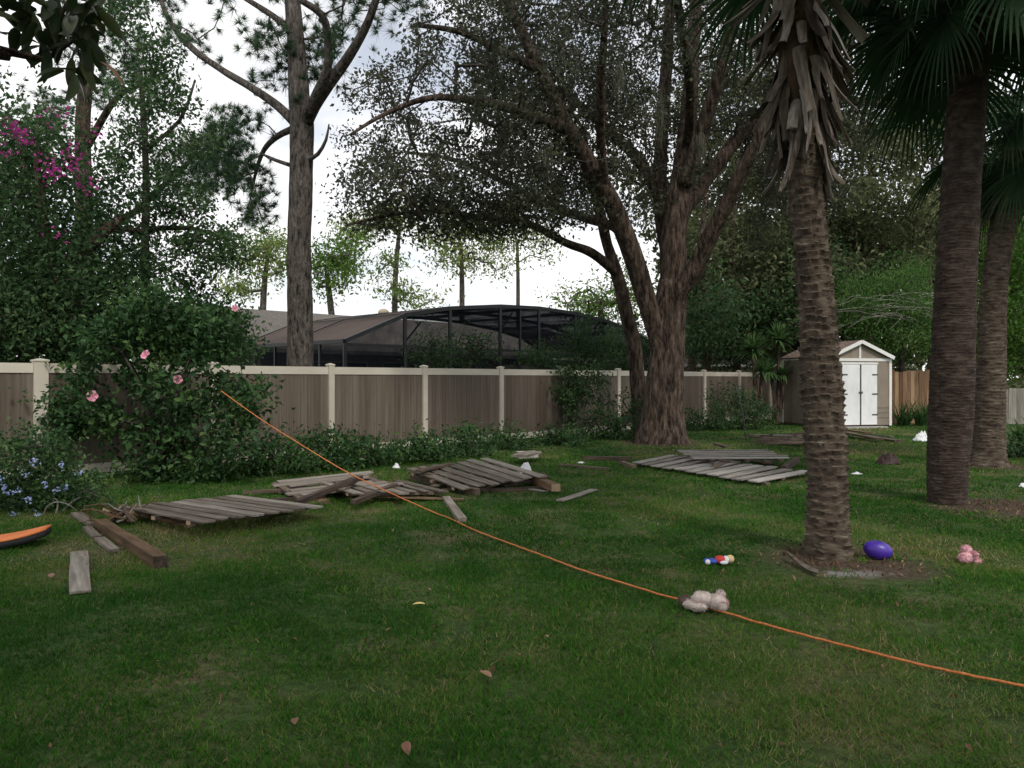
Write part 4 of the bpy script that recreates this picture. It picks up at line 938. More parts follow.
def ring_trunk(P, r, sides, ring, amp, seed, mat, parent, base, rag=.5):
    """palm trunk with stacked leaf-scar rings"""
    Q, q = resample(P, r, .012); L = np.r_[0, np.cumsum(np.linalg.norm(np.diff(Q, axis=0), axis=1))]
    a = np.arange(sides) / sides * 2 * math.pi; ca, sa = np.cos(a)[None], np.sin(a)[None]
    wob = (fbm(ca * 1.5 + 5 + L[:, None] * 2.3, sa * 1.5 + 9 + L[:, None] * 1.1, seed, 3) - .5)
    ph = (L[:, None] + wob * ring * 1.1) / ring; fr = ph - np.floor(ph)
    saw = (fr ** 2.2)                                                        # each ring flares towards its upper lip
    tear = fbm(a[None] * 5 + np.floor(ph) * 7.3, np.floor(ph) * 3.7 + a[None] * 2, seed + 5, 3)
    lip = np.where(tear > .52, 1.0, rag * .4)
    rr = q[:, None] + amp * (saw * lip - .4) + amp * 1.5 * wob
    V = np.stack([Q[:, 0:1] + rr * ca, Q[:, 1:2] + rr * sa, Q[:, 2:3] + 0 * rr], -1) - np.array(tuple(base))
    k = len(Q); i = np.arange(k - 1)[:, None] * sides; j = np.arange(sides)[None]; j2 = (j + 1) % sides
    g = Geo(); g.add(V.reshape(-1, 3), np.stack([i + j, i + j2, i + sides + j2, i + sides + j], -1).reshape(-1, 4))
    return g.build('trunk', mat, parent, False)
def boot_mesh(L, w, w2, curve, th, seed):
    r = np.random.default_rng(seed + 40); g = Geo(); k = 9; V = []; tw = r.uniform(-.7, .7); bend = r.uniform(-.05, .05); m = 6
    for i in range(k + 1):
        t = i / k; ww = (w * (1 - t) + w2 * t) * .5 * (1 + r.uniform(-.12, .12)); z = -L * t; x = curve * t * t + .02 * math.sin(t * 4 + seed); y0 = bend * t * t
        a = tw * t; c, s_ = math.cos(a), math.sin(a)
        for q in range(m):                                   # gutter-shaped section: thick ridge, thin curled edges
            u = q / (m - 1) * 2 - 1; zz = z + (r.uniform(-.05, .05) * L if i == k else 0)
            dx = -.45 * ww * u * u; dy = ww * u; V.append((x + dx * c - dy * s_, y0 + dx * s_ + dy * c, zz))
        for q in range(m):
            u = 1 - q / (m - 1) * 2; dx = -.45 * ww * u * u - th * (1.1 - u * u); dy = ww * u; V.append((x + dx * c - dy * s_, y0 + dx * s_ + dy * c, z))
    n = 2 * m; Q = [(n * i + q, n * i + (q + 1) % n, n * i + n + (q + 1) % n, n * i + n + q) for i in range(k) for q in range(n)]
    for e in (0, n * k):
        for q in range(m - 1): Q.append((e + q, e + q + 1, e + n - 2 - q, e + n - 1 - q))
    g.add(V, Q); return g.mesh('dead_leaf_base')
BM = [boot_mesh(l, w, w2, c, .012, i) for i, (l, w, w2, c) in enumerate(((.52, .115, .08, .03), (.62, .10, .085, .05), (.46, .12, .06, .02), (.68, .09, .045, .09), (.55, .08, .04, -.03), (.38, .11, .09, .06), (.6, .07, .03, .12), (.5, .12, .07, -.05), (.44, .09, .06, .1)))]
def palm(label, base, P, r, mat, crown, fronds, boots, seed, ring=.055, amp=.012, sides=40, name='cabbage_palm', rag=.5):
    random.seed(seed); t = thing(name, label, 'palm', base)
    ring_trunk(P, r, sides, ring, amp, seed, mat, t, base, rag)
    b = Vector(base); c = Vector(crown) - b
    for (e, n, off) in fronds:
        for q in range(n):
            az = (q + off + random.uniform(-.25, .25)) / n * 2 * math.pi; s_ = random.uniform(.9, 1.15)
            o = link('frond', random.choice(FR[e]), 'palm_leaf', t, c + Vector((.08 * math.cos(az), .08 * math.sin(az), random.uniform(-.25, .15) + e * .004)), (0, R(random.uniform(-6, 6)), az)); o.scale = (s_, s_, s_)
    for (h0, h1, n, rad, tilt) in boots:
        for q in range(n):
            f = random.random(); az = q * 2.399 + random.uniform(-.3, .3); h = h0 + (h1 - h0) * f
            PP = np.array([tuple(v) for v in P]); cx = np.interp(h, PP[:, 2], PP[:, 0]) - b.x; cy = np.interp(h, PP[:, 2], PP[:, 1]) - b.y
            o = link('dead_leaf_base', random.choice(BM), 'boot', t, (cx + rad * math.cos(az), cy + rad * math.sin(az), h))
            o.rotation_euler = (R(random.uniform(-14, 14)), R(-tilt * random.uniform(.4, 1.4)), az); s_ = random.uniform(.8, 1.15); o.scale = (s_, s_, s_)
    return t
p1 = palms[0]; d1 = p1.y
P1 = [W(828, 562, d1), W(828, 548, d1), W(828, 500, d1), W(825, 430, d1), (W(819, 350, d1)), W(812.5, 260, d1), W(806, 190, d1), W(802, 100, d1), W(801, 0, d1), W(801, -130, d1)]
r1 = [v / F * d1 for v in (25, 22.5, 21, 20, 18.7, 17.6, 16, 19, 19, 17)]
palm1 = palm('skirted palm with rough ringed trunk and hanging dead leaf bases', (p1.x, p1.y, 0), P1, r1, 'palm_bark', W(801, -120, d1), [(70, 9, .3), (40, 10, 0), (15, 7, .5)],
     [(3.65, 3.85, 15, .15, 9), (3.95, 4.2, 22, .18, 11), (4.3, 4.5, 14, .2, 16), (4.6, 4.95, 28, .19, 30), (5.0, 5.7, 34, .19, 36)], 3, .07, .030, 56, rag=.45)
g = Geo(); V, Q, T = blob((0, 0, 0), (.19, .19, .85), 2, .12, 20, 16, 3.0); g.add(V, Q, T); o = g.build('trunk_fibre', 'fibre', palm1, True); o.location = W(801, 60, d1) - Vector((p1.x, p1.y, 0))
p2_ = palms[1]; d2 = p2_.y
P2 = [W(947, 509, d2), W(947, 498, d2), W(948, 460, d2), W(951, 410, d2), W(955, 300, d2), W(960, 200, d2), W(967, 90, d2), W(971, 0, d2), W(974, -90, d2)]
r2 = [v / F * d2 for v in (19.5, 17.8, 19, 20.5, 19.2, 18, 18, 19, 18)]
palm('tall reddish brown palm with smooth trunk and hanging green fan fronds', (p2_.x, p2_.y, 0), P2, r2, 'palm_bark_red', W(973, -70, d2), [(70, 9, .3), (40, 11, 0), (15, 11, .5), (-15, 10, .2), (-45, 9, .6)],
     [(6.6, 7.2, 24, .2, 30)], 9, .045, .012, 48, rag=.4)
p3_ = palms[2]; d3 = p3_.y
P3 = [W(988, 470, d3), W(988, 462, d3), W(989, 450, d3), W(989.5, 425, d3), W(991, 370, d3), W(993.5, 300, d3), W(1000, 245, d3), W(1011, 190, d3), W(1024, 130, d3)]
r3 = [v / F * d3 for v in (22, 18, 15, 14, 13.3, 12, 11.6, 14, 17)]
palm('leaning grey brown palm at the right edge with ragged lower trunk', (p3_.x, p3_.y, 0), P3, r3, 'palm_bark', W(1025, 110, d3), [(70, 7, .3), (40, 8, 0), (15, 8, .5), (-15, 8, .2), (-45, 6, .6)],
     [(4.7, 5.9, 44, .22, 24)], 14, .06, .018, 40)
random.seed(21)

# ------------------------------------------------------------------ magnolia overhead at the top left
mg = thing('magnolia_tree', 'magnolia branch with large glossy leaves hanging at the top left', 'tree', (-4.6, 1.6, 0))
mb = Vector((-4.6, 1.6, 0))
tr = Geo(); P, r = resample([Vector((-4.6, 1.6, 0)), Vector((-4.65, 1.6, 2)), Vector((-4.5, 1.7, 4)), Vector((-4.4, 1.7, 6.5))], [.2, .17, .14, .07], .2); tr.tube(P - np.array(tuple(mb)), r, 14, .05); tr.build('trunk', 'oak_bark', mg, True)
br = Geo(); P, r = resample([Vector((-4.55, 1.7, 3.0)), W(-60, 45, 3.6), W(0, 50, 3.8), W(45, 60, 3.9), W(75, 40, 3.95), W(84, 70, 4.0)], [.05, .03, .022, .016, .012, .006], .12); br.tube(P - np.array(tuple(mb)), r, 8, .08); br.build('branch', 'oak_bark', mg, True)
br = Geo(); P, r = resample([W(45, 60, 3.9), W(55, 25, 3.9), W(75, -10, 3.9), W(90, -60, 3.9)], [.016, .012, .01, .008], .12); br.tube(P - np.array(tuple(mb)), r, 8, .08); br.build('branch', 'oak_bark', mg, True)
def mleaf(L, w, seed):
    r = np.random.default_rng(seed); g = Geo(); k = 7; V = []; bend = r.uniform(-.15, .45)
    for i in range(k + 1):
        t = i / k; ww = w * math.sin(math.pi * min(1, t * .92 + .06)) ** .8 * .5; x = L * t; z = -bend * L * t * t
        V += [(x, -ww, z + ww * .35), (x, 0, z), (x, ww, z + ww * .35)]
    Q = []
    for i in range(k): Q += [(3 * i, 3 * i + 1, 3 * i + 4, 3 * i + 3), (3 * i + 1, 3 * i + 2, 3 * i + 5, 3 * i + 4)]
    g.add(V, Q, None, r.uniform(.1, .8)); return g.mesh('leaf', True)
ML = [mleaf(.165, .06, i) for i in range(8)]
for me in ML: me.materials.append(M['magnolia_leaf'])
mlb = mleaf(.14, .055, 50); mlb.materials.append(M['magnolia_brown'])
spots = [(0, 10), (12, 6), (22, 18), (32, 10), (40, 28), (50, 16), (58, 5), (66, 22), (76, 10), (88, 6), (55, 38), (68, 45), (80, 32), (90, 24), (42, 46), (75, 58), (85, 50), (92, 40), (62, 30), (30, 34), (15, 28), (5, 38), (82, 20), (70, 68), (78, 76), (50, 52), (95, 14), (60, -10), (80, -12), (100, -5), (20, -8), (40, -6)]
for i, (x, y) in enumerate(spots):
    for q in range(3):
        p = W(x + random.uniform(-6, 6), y + random.uniform(-6, 6), 3.9 + random.uniform(-.15, .15)) - mb
        o = link('leaf', random.choice(ML), None, mg, p, (R(random.uniform(-50, 50)), R(random.uniform(-20, 75)), random.uniform(0, 2 * math.pi)))
        s_ = random.uniform(.75, 1.15); o.scale = (s_, s_, s_)
for (x, y, rot) in ((100, 62, (.4, .5, .2)), (46, 45, (.3, 1.3, 1.0))):
    link('leaf', mlb, None, mg, W(x, y, 3.85) - mb, rot)
# its unseen crown above the frame, spread and thickened to shade the near lawn
att = ellip(950, (-1.0, -.3, 6.4), (6.6, 4.8, 2.4), .2, 4.4)
att = att[(att[:, 2] - CH) / np.maximum(att[:, 1], .1) > .62]
tubes, _ = grow([([Vector((-4.6, 1.6, 2.5)), Vector((-4.5, 1.7, 4)), Vector((-4.4, 1.7, 6.5))], [.15, .14, .07])], att, tip=.007)
g = Geo()
for P, r in tubes: g.tube(P - np.array(tuple(mb)), r, 4, cap=False)
g.build('branches', 'twig', mg, True)
g = Geo(); C = np.repeat(att, 26, 0) + rng.normal(0, .3, (len(att) * 26, 3))
C = C[(C[:, 2] - CH) / np.maximum(C[:, 1], .1) > .56]
g.leaves(C - np.array(tuple(mb)), .16, .42, .4, droop=.1); g.build('foliage', 'magnolia_leaf', mg)

# ------------------------------------------------------------------ wooden debris
def picket_mesh(L, w=.14, th=.017, ear=True, seed=0):
    """dog-eared picket along +x, origin at its middle"""
    g = Geo(); e = .035 if ear else .002; h = w / 2
    T = [(-L / 2, -h), (L / 2 - e, -h), (L / 2, -h + e), (L / 2, h - e), (L / 2 - e, h), (-L / 2, h)]
    V = [(x, y, -th / 2) for x, y in T] + [(x, y, th / 2) for x, y in T]
    Q = [(5, 2, 1, 0), (5, 4, 3, 2), (6, 7, 8, 11), (8, 9, 10, 11)] + [(i, (i + 1) % 6, 6 + (i + 1) % 6, 6 + i) for i in range(6)]
    g.add(V, Q); return g.mesh('picket')
PK = [picket_mesh(1.83), picket_mesh(1.80), picket_mesh(1.74, .135)]
PKw = [picket_mesh(1.84, .175), picket_mesh(1.80, .17), picket_mesh(1.76, .175)]
PKs = [picket_mesh(1.15, .14, ear=False), picket_mesh(.85, .14), picket_mesh(1.4, .13, ear=False)]
def rail_mesh(L, w=.085, h=.038):
    g = Geo(); g.abox(-L / 2, L / 2, -w / 2, w / 2, -h / 2, h / 2); me = g.mesh('rail'); return me
def two(me, a, b):
    if not me.materials: me.materials.append(M[a]); me.materials.append(M[b])
def wood(name, me, mat, parent, loc, rz, pitch=0, roll=0, ends=None):
    key = me.name + mat
    if key not in WC:
        c = me.copy(); c.materials.clear(); c.materials.append(M[mat])
        if ends:
            c.materials.append(M[ends])
            for p in c.polygons:
                if abs(p.normal.x) > .9: p.material_index = 1
        WC[key] = c
    o = bpy.data.objects.new(name, WC[key]); COL.objects.link(o)
    if parent: o.parent = parent
    o.location = loc; o.rotation_mode = 'XYZ'; o.rotation_euler = (roll, pitch, rz)
    return o
WC = {}
def fallen_panel(label, c, rz, n, pitch_w, z0, tilt=(0, 0), mats=('grey_wood', 'dark_wood'), shadowbox=True, drop=(), jitter=.02, group='fallen fence panels', rails=(-.62, 0, .62), meshes=None, name='fallen_fence_panel', ends='fresh_wood', extra=0):
    """pickets along local y, rails along local x"""
    t = thing(name, label, 'fence panel', (c[0], c[1], 0), rz, group)
    t.rotation_euler = (tilt[0], tilt[1], rz); t.location.z = z0
    L = n * pitch_w; rm = rail_mesh(L * 1.02)
    for i, y in enumerate(rails):
        wood('rail', rm, mats[1], t, (random.uniform(-.04, .04), y, .02), R(random.uniform(-.8, .8)), ends=ends)
    for i in range(n):
        if i in drop: continue
        x = -L / 2 + (i + .5) * pitch_w
        wood('picket', random.choice(meshes or PK), mats[0], t, (x + random.uniform(-jitter, jitter) * .5, random.uniform(-jitter, jitter) * 2, .049 + random.uniform(0, .004)), R(90 + random.uniform(-1, 1) * jitter * 60), roll=R(random.uniform(-2, 2)))
        if shadowbox and i < n - 1:
            wood('picket', random.choice(PK), mats[0], t, (x + pitch_w / 2, random.uniform(-jitter, jitter), -.009), R(90 + random.uniform(-.8, .8)))
    for i in range(extra):
        wood('broken_board', random.choice(PKs), random.choice(('dark_wood', 'dark_wood', 'brown_wood')), t, (random.uniform(-.5, .5) * L, random.uniform(-.85, .85), -.02 - .012 * i if z0 > .06 + .012 * i else -.03), R(random.uniform(-40, 40)), pitch=R(random.uniform(-2, 2)))
    return t
# left panel
A_, B_, C_, D_ = G(139, 504, .1), G(238, 503, .1), G(308, 513, .1), G(203, 523, .1)
cen = (A_ + B_ + C_ + D_) / 4; dirp = ((D_ - A_) + (C_ - B_)).normalized()
fallen_panel('grey fallen fence panel lying flat beside the brush heap', (cen.x, cen.y), math.atan2(dirp.y, dirp.x) - R(90), 8, .178, .085, (R(1.5), R(-1.0)), shadowbox=False, ends='fresh_wood', extra=2)
# big panel on the right, and the one lying on its far end
A_, B_, C_, D_ = G(630, 461, .1), G(686, 450, .1), G(800, 472, .1), G(756, 480, .1)
cen = (A_ + B_ + C_ + D_) / 4; dirp = ((B_ - A_).normalized() + (C_ - D_).normalized()).normalized()
def racked_panel():
    A0 = Vector((2.15, 13.75, 0)); D0_ = Vector((3.55, 11.1, 0)); t = thing('fallen_fence_panel', 'wide pale fallen fence panel nearest the skirted palm', 'fence panel', A0, 0, 'fallen fence panels')
    n = 11; e = D0_ - A0; ea = math.atan2(e.y, e.x)
    for f, z in ((.14, .03), (.5, .035), (.86, .03)):
        dv = Vector((.64, .76, 0)) * 1.83 * f
        wood('rail', rail_mesh(e.length * 1.03), 'dark_wood', t, e / 2 + dv + Vector((0, 0, z)), ea + R(random.uniform(-2, 2)))
    for i in range(n):
        f = (i + .5) / n; p = e * f; a = math.atan2(.82 * (1 - f) + .70 * f, .57 * (1 - f) + .71 * f) + R(random.uniform(-1.5, 1.5)); L = 1.8
        wood('picket', random.choice(PKw), 'pale_wood', t, p + Vector((math.cos(a), math.sin(a), 0)) * (L / 2 + random.uniform(-.06, .06)) + Vector((0, 0, .062 + random.uniform(0, .012))), a, pitch=R(random.uniform(-.5, .5)), roll=R(random.uniform(-3, 3)))
    for i in range(4):
        f = (i + .7) / 5; wood('picket', PKs[i % 3], 'dark_wood', t, e * f + Vector((random.uniform(.2, .7), random.uniform(.3, .8), .012)), ea + R(random.uniform(-20, 20)))
racked_panel()
cen2 = G(739, 457, .2)
fallen_panel('fallen fence panel lying on the far edge of the wide pale panel', (cen2.x + .12, cen2.y + .85), R(-87), 5, .31, .12, (R(0), R(1)), shadowbox=False, ends=None, mats=('pale_wood', 'dark_wood'), extra=5, jitter=.03)
# middle pile (two broken panels and loose rails)
cA = G(325, 487, .1)
fallen_panel('broken fence panel on the left of the middle woodpile', (cA.x + .05, cA.y + .2), R(-58), 7, .18, .07, (R(2), R(2)), shadowbox=False, jitter=.06, drop=(3,), extra=6, meshes=[PKs[2], PKs[0], PKs[2]])
cB = G(372, 487, .1)
fallen_panel('broken fence panel on the right of the middle woodpile', (cB.x + .12, cB.y - .05), R(28), 7, .18, .06, (R(-2), R(3)), shadowbox=False, jitter=.07, extra=6, meshes=PK[:2] + PKs[2:])
# propped pile
cC = G(475, 476, .15)
fallen_panel('propped fence panel with slanted pickets beside the white bag', (cC.x, cC.y + .15), R(32), 7, .205, .13, (R(3), R(-4)), shadowbox=False, jitter=.04, extra=6, mats=('grey_wood', 'dark_wood'))

def board(label, p1, p2, w, th, mat, z=0.0, name='loose_board', z2=None, ends=None, roll=0, cat='board', ear=False):
    """board lying between two ground pixels (z, z2: heights of the underside at both ends)"""
    a = G(p1[0], p1[1], z + th); b = G(p2[0], p2[1], (z if z2 is None else z2) + th)
    a.z -= th / 2; b.z -= th / 2
    d = b - a; L = d.length
    g = Geo(); k = max(2, int(L / .3)); V = []; h = w / 2
    for i in range(k + 1):
        x = -L / 2 + L * i / k; j = random.uniform(-.004, .004)
        e = random.uniform(-.012, .012) if i in (0, k) else 0
        V += [(x + e, -h + j, -th / 2), (x - e, h + j, -th / 2), (x - e, h + j, th / 2), (x + e, -h + j, th / 2)]
    Q = []
    for i in range(k):
        for q in range(4): Q.append((4 * i + q, 4 * i + 4 + q, 4 * i + 4 + (q + 1) % 4, 4 * i + (q + 1) % 4))
    Q += [(0, 1, 2, 3), (4 * k + 3, 4 * k + 2, 4 * k + 1, 4 * k)]
    g.add(V, Q); me = g.mesh(name); me.materials.append(M[mat])
    if ends:
        me.materials.append(M[ends])
        for p in me.polygons:
            if abs(p.normal.x) > .8: p.material_index = 1
    o = bpy.data.objects.new(name, me); COL.objects.link(o); o.location = (a + b) / 2
    o.rotation_mode = 'XYZ'; o.rotation_euler = (roll, -math.asin(max(-1, min(1, d.z / L))), math.atan2(d.y, d.x))
    tag(o, label, cat, 'loose boards on the lawn'); return o
board('square brown wooden post lying in front of the brush heap', (100, 519), (160, 556), .105, .1, 'brown_wood', name='wooden_post', ends='dark_wood', cat='post')
board('short weathered picket lying end on toward the viewer', (79, 551), (80, 591), .14, .018, 'grey_wood', .01)
board('narrow grey board piece lying just left of the brown post', (99, 537), (115, 549), .085, .03, 'grey_wood', .005)
board('small grey board piece left of the brush heap', (86, 526), (97, 536), .085, .03, 'grey_wood', .005)
board('grey board end lying among the brush', (76, 512), (94, 523), .11, .035, 'grey_wood', .01)
board('brown plank under the left end of the grey panel', (118, 505), (190, 525), .12, .03, 'brown_wood', .0, ends='fresh_wood')
board('short grey timber lying alone in front of the propped pile', (446, 496), (462, 518), .10, .05, 'grey_wood', .0)
board('pale broken board lying in the open grass', (560, 500), (594, 489), .11, .018, 'grey_wood', .012)
board('thin pale board in front of the propped pile', (520, 487), (546, 491), .07, .018, 'grey_wood', .012)
board('long dark rail lying left of the wide pale panel', (559, 464), (610, 468), .07, .04, 'dark_wood', .0)
board('dark timber with broken orange end near the oak', (583, 456), (632, 457), .09, .08, 'dark_wood', .0, ends='brown_wood')
board('pale board stub tilted on the block by the fence', (519, 455), (534, 451), .32, .04, 'grey_wood', .14, cat='board')
board('dark rail crossing over the middle woodpile', (297, 500), (360, 475), .09, .06, 'dark_wood', .10, z2=.22, ends='dark_wood')
board('pale tipped rail sticking out left of the middle woodpile', (243, 491), (330, 486), .07, .045, 'dark_wood', .0, z2=.06, ends='fresh_wood')
board('pale tipped rail in front of the middle woodpile', (271, 499), (325, 494), .07, .045, 'dark_wood', .0, ends='fresh_wood')
board('short dark rail on the right of the middle woodpile', (354, 500), (395, 483), .08, .05, 'dark_wood', .08, z2=.12)
board('ragged dark board at the right tip of the middle woodpile', (385, 492), (430, 489), .13, .025, 'dark_wood', .02)
board('grey short board slanting across the middle woodpile', (342, 489), (353, 481), .12, .02, 'grey_wood', .16)
board('brown long rail under the near edge of the propped pile', (412, 474), (478, 489), .07, .09, 'dark_wood', .0)
board('dark long rail at the front right of the propped pile', (474, 489), (556, 486), .06, .05, 'dark_wood', .0)
board('reddish timber at the right end of the propped pile', (528, 474), (556, 484), .12, .10, 'brown_wood', .04, ends='fresh_wood')
board('upper dark board at the left of the propped pile', (418, 470), (450, 463), .12, .03, 'dark_wood', .20, z2=.22)
board('inner brown board at the left of the propped pile', (425, 474), (462, 472), .14, .03, 'brown_wood', .14)
board('dark rail stub at the left corner of the wide pale panel', (622, 461), (634, 465), .08, .07, 'dark_wood', .0)
board('dark post at the right end of the stacked panels', (784, 466), (797, 457), .1, .09, 'dark_wood', .02)
board('dark stub lying beyond the stacked panels', (716, 443), (728, 446), .1, .05, 'dark_wood', .0)
# far dark pile before the shed
for i in range(20):
    x = 748 + (i * 37 % 60) ; y = 434 + (i * 5 % 9); l = random.uniform(38, 62)
    lv = .01 + .1 * (i % 4)
    board(['lowest', 'low', 'middle', 'upper'][i % 4] + ' dark board, ' + ['first', 'second', 'third', 'fourth', 'fifth'][i // 4] + ' of its layer, in the far pile before the shed', (x, y), (min(x + l, 838), y + random.uniform(-3.5, 3.5)), .10, .04, 'dark_wood' if i % 6 else 'grey_wood', lv)
board('long dark board slanting right out of the far pile', (842, 431), (880, 438), .2, .05, 'dark_wood', .10, z2=.06)
board('black board end lying right of the far pile', (868, 436), (899, 440), .25, .06, 'dark_wood', .0)
board('brown board lying before the shed threshold', (836, 428), (868, 432), .15, .04, 'brown_wood', .12, z2=.16)
board('thin pale board on the grass right of the far pile', (866, 433), (892, 436), .1, .03, 'grey_wood', .06)
# block under the tilted stub
bp = G(527, 459); g = Geo(); g.abox(-.2, .2, -.12, .12, 0, .13); o = g.build('concrete_block', 'concrete'); o.location = (bp.x, bp.y + .2, 0); o.rotation_euler = (0, 0, .3)
tag(o, 'dark concrete block under the tilted board by the fence', 'block')

# brush heap
hb_ = G(120, 524); bh = thing('brush_heap', 'heap of dry twigs and split wood beside the brown post', 'brush heap', hb_)
for i in range(15):
    g = Geo(); a = random.uniform(0, 6.28); p = np.array([random.gauss(0, .16), random.gauss(0, .1), .03 + random.uniform(0, .14)]); P = [p]
    e = random.uniform(-.1, .9)
    for q in range(5): P.append(P[-1] + np.array([math.cos(a) * math.cos(e), math.sin(a) * math.cos(e), math.sin(e) * .5]) * .065 + rng.normal(0, .02, 3)); P[-1][2] = max(.012, P[-1][2])
    g.tube(P, np.linspace(.011, .004, 6), 5); g.build('twig', 'brown_wood' if i % 3 else 'pale_twig', bh, True)
for i in range(16):
    g = Geo(); l = random.uniform(.09, .24); g.abox(-l / 2, l / 2, -random.uniform(.012, .03), random.uniform(.012, .03), -.008, .008); m_ = random.choice(('brown_wood', 'fresh_wood', 'dark_wood', 'brown_wood'))
    o = g.build('wood_splinter', m_, bh); e_ = random.uniform(-.9, .9); o.location = (random.gauss(0, .13), random.gauss(0, .07), .03 + abs(math.sin(e_)) * l / 2 + random.uniform(0, .06)); o.rotation_euler = (random.uniform(-.8, .8), e_, random.uniform(0, 3.1))
# curved dry stems left of it
g = Geo(); q0 = G(70, 512)
for i in range(3):
    P = [np.array([random.uniform(-.2, .3), random.uniform(-.2, .2), .01])]; a = random.uniform(0, 6.28)
    for q in range(7): P.append(P[-1] + np.array([math.cos(a) * .06, math.sin(a) * .06, .07 - q * .022])); a += .25
    g.tube(P, np.linspace(.01, .004, 8), 5)
o = g.build('dry_stems', 'pale_twig'); o.location = q0; tag(o, 'curved dry stems at the edge of the blue flowered bush', 'stems')
# palm 1: fallen leaf base on the soil, sandy patch
def flat_patch(name, label, c, rx, ry, mat, seed, cat):
    g = Geo(); n = 36; V = [(0, 0, .018)]
    for i in range(n):
        a = i / n * 2 * math.pi; q = .7 + .6 * vnoise(np.array(math.cos(a) * 2 + seed), np.array(math.sin(a) * 2 + 5), seed); V.append((math.cos(a) * rx * q, math.sin(a) * ry * q, .004))
    g.add(V, None, [(0, 1 + i, 1 + (i + 1) % n) for i in range(n)]); o = g.build(name, mat, None, True); o.location = c; tag(o, label, cat, kind='structure'); return o
fb = G(803, 564); g = Geo(); Pc = [G(787, 553, .07), G(793, 558, .05), G(800, 564, .03), G(808, 569, .025), G(818, 573, .03)]; ws = (.02, .035, .05, .06, .05); V = []
for p, w_ in zip(Pc, ws): V += [tuple(p - fb + Vector((-w_ * .5, -w_, .012))), tuple(p - fb), tuple(p - fb + Vector((w_ * .5, w_, .012))), tuple(p - fb - Vector((0, 0, .014)))]
g.add(V, [(4 * i + q, 4 * i + (q + 1) % 4, 4 * i + 4 + (q + 1) % 4, 4 * i + 4 + q) for i in range(4) for q in range(4)] + [(3, 2, 1, 0), (16, 17, 18, 19)])
o = g.build('palm_bark_piece', 'grey_wood'); o.location = fb; tag(o, 'pale curled leaf base lying beside the skirted palm foot', 'palm bark')

# ------------------------------------------------------------------ orange rope
rp = [W(221, 391, 11.2), W(262, 420, 10.95), W(300, 444, 10.6), W(345, 471, 10.1), W(395, 495, 9.4), W(440, 515, 8.75)]
rp += [G(x, y, .028) for x, y in ((480, 532), (530, 551), (590, 573), (640, 588), (686, 601), (720, 611), (780, 628), (850, 647), (930, 667), (1024, 687), (1120, 704), (1260, 722))]
P, r = resample(rp, [.0075] * len(rp), .05); P[:, 2] = np.maximum(P[:, 2], .018); P[:, 2] += rng.normal(0, .0012, len(P))
wv = np.clip(np.arange(len(P)) / len(P) * 3 - 1, 0, 1); P[:, 1] += wv * (.05 * (fbm(np.arange(len(P)) * .035, 0 * wv, 2, 2) - .5)); P[:, 2] += wv * .02 * (fbm(np.arange(len(P)) * .09 + 7, 0 * wv, 5, 2) - .4)
g = Geo(); g.tube(P, r, 8); o = g.build('orange_rope', 'rope', None, True); tag(o, 'long orange rope running from the hibiscus across the lawn', 'rope')

# ------------------------------------------------------------------ toys and small things
t0 = G(706, 614); pt = thing('plush_toy', 'pale pinkish beige plush toy lying on the orange rope', 'plush toy', (t0.x, t0.y + .05, 0), -.35)
blob_part('body', (-.01, .0, .085), (.075, .055, .05), 'plush', pt, seed=1, rough=.10)
blob_part('head', (.085, .0, .075), (.06, .055, .055), 'plush', pt, seed=2, rough=.10)
blob_part('ear', (.105, .04, .115), (.03, .02, .028), 'plush', pt, seed=3, rough=.1); blob_part('ear', (.125, -.045, .06), (.03, .02, .028), 'plush', pt, seed=4, rough=.1)
blob_part('arm', (-.035, -.065, .05), (.062, .026, .026), 'plush', pt, seed=5, rough=.1); blob_part('arm', (.02, .06, .06), (.055, .024, .024), 'plush', pt, seed=6, rough=.1)
tag(blob_part('leg', (-.125, .02, .06), (.05, .032, .03), 'plush_dark', pt, seed=7, rough=.1), 'dark brown paw'); blob_part('leg', (-.085, -.03, .05), (.05, .028, .028), 'plush', pt, seed=8, rough=.1)
blob_part('muzzle', (.135, .005, .075), (.022, .022, .02), 'plush_pink', pt, seed=9, rough=.05)
t0 = G(967, 563); pt = thing('plush_toy', 'small pink plush toy on the grass at the right', 'plush toy', (t0.x, t0.y, 0), .3)
blob_part('body', (-.01, 0, .05), (.07, .05, .05), 'plush_pink', pt, seed=11, rough=.14); blob_part('head', (.01, .01, .105), (.042, .04, .042), 'plush_pink', pt, seed=12, rough=.12)
blob_part('arm', (.03, -.05, .085), (.02, .035, .02), 'plush_pink', pt, seed=18, rough=.2); blob_part('ear', (-.035, .0, .125), (.026, .018, .022), 'plush_pink', pt, seed=19, rough=.2); blob_part('leg', (.075, -.01, .03), (.045, .02, .02), 'plush_pink', pt, seed=15, rough=.1); blob_part('leg', (.065, -.045, .022), (.035, .018, .018), 'plush_pink', pt, seed=16, rough=.1); blob_part('arm', (-.07, -.02, .05), (.02, .025, .03), 'plush_pink', pt, seed=17, rough=.1)
t0 = G(720, 565); pt = thing('toy_figure', 'small red white and blue toy figure lying on the grass', 'toy', (t0.x, t0.y, 0), .05)
blob_part('head', (.085, 0, .05), (.036, .034, .034), 'skin_plastic', pt, seed=21, rough=.05); blob_part('collar', (.05, 0, .045), (.03, .038, .032), 'white_plastic', pt, seed=22, rough=.08)
blob_part('torso', (0, 0, .045), (.048, .04, .036), 'red_plastic', pt, seed=23, rough=.06); blob_part('arm', (.02, -.045, .03), (.035, .016, .016), 'white_plastic', pt, seed=24, rough=.05); blob_part('arm', (.02, .045, .035), (.035, .016, .016), 'red_plastic', pt, seed=25, rough=.05)
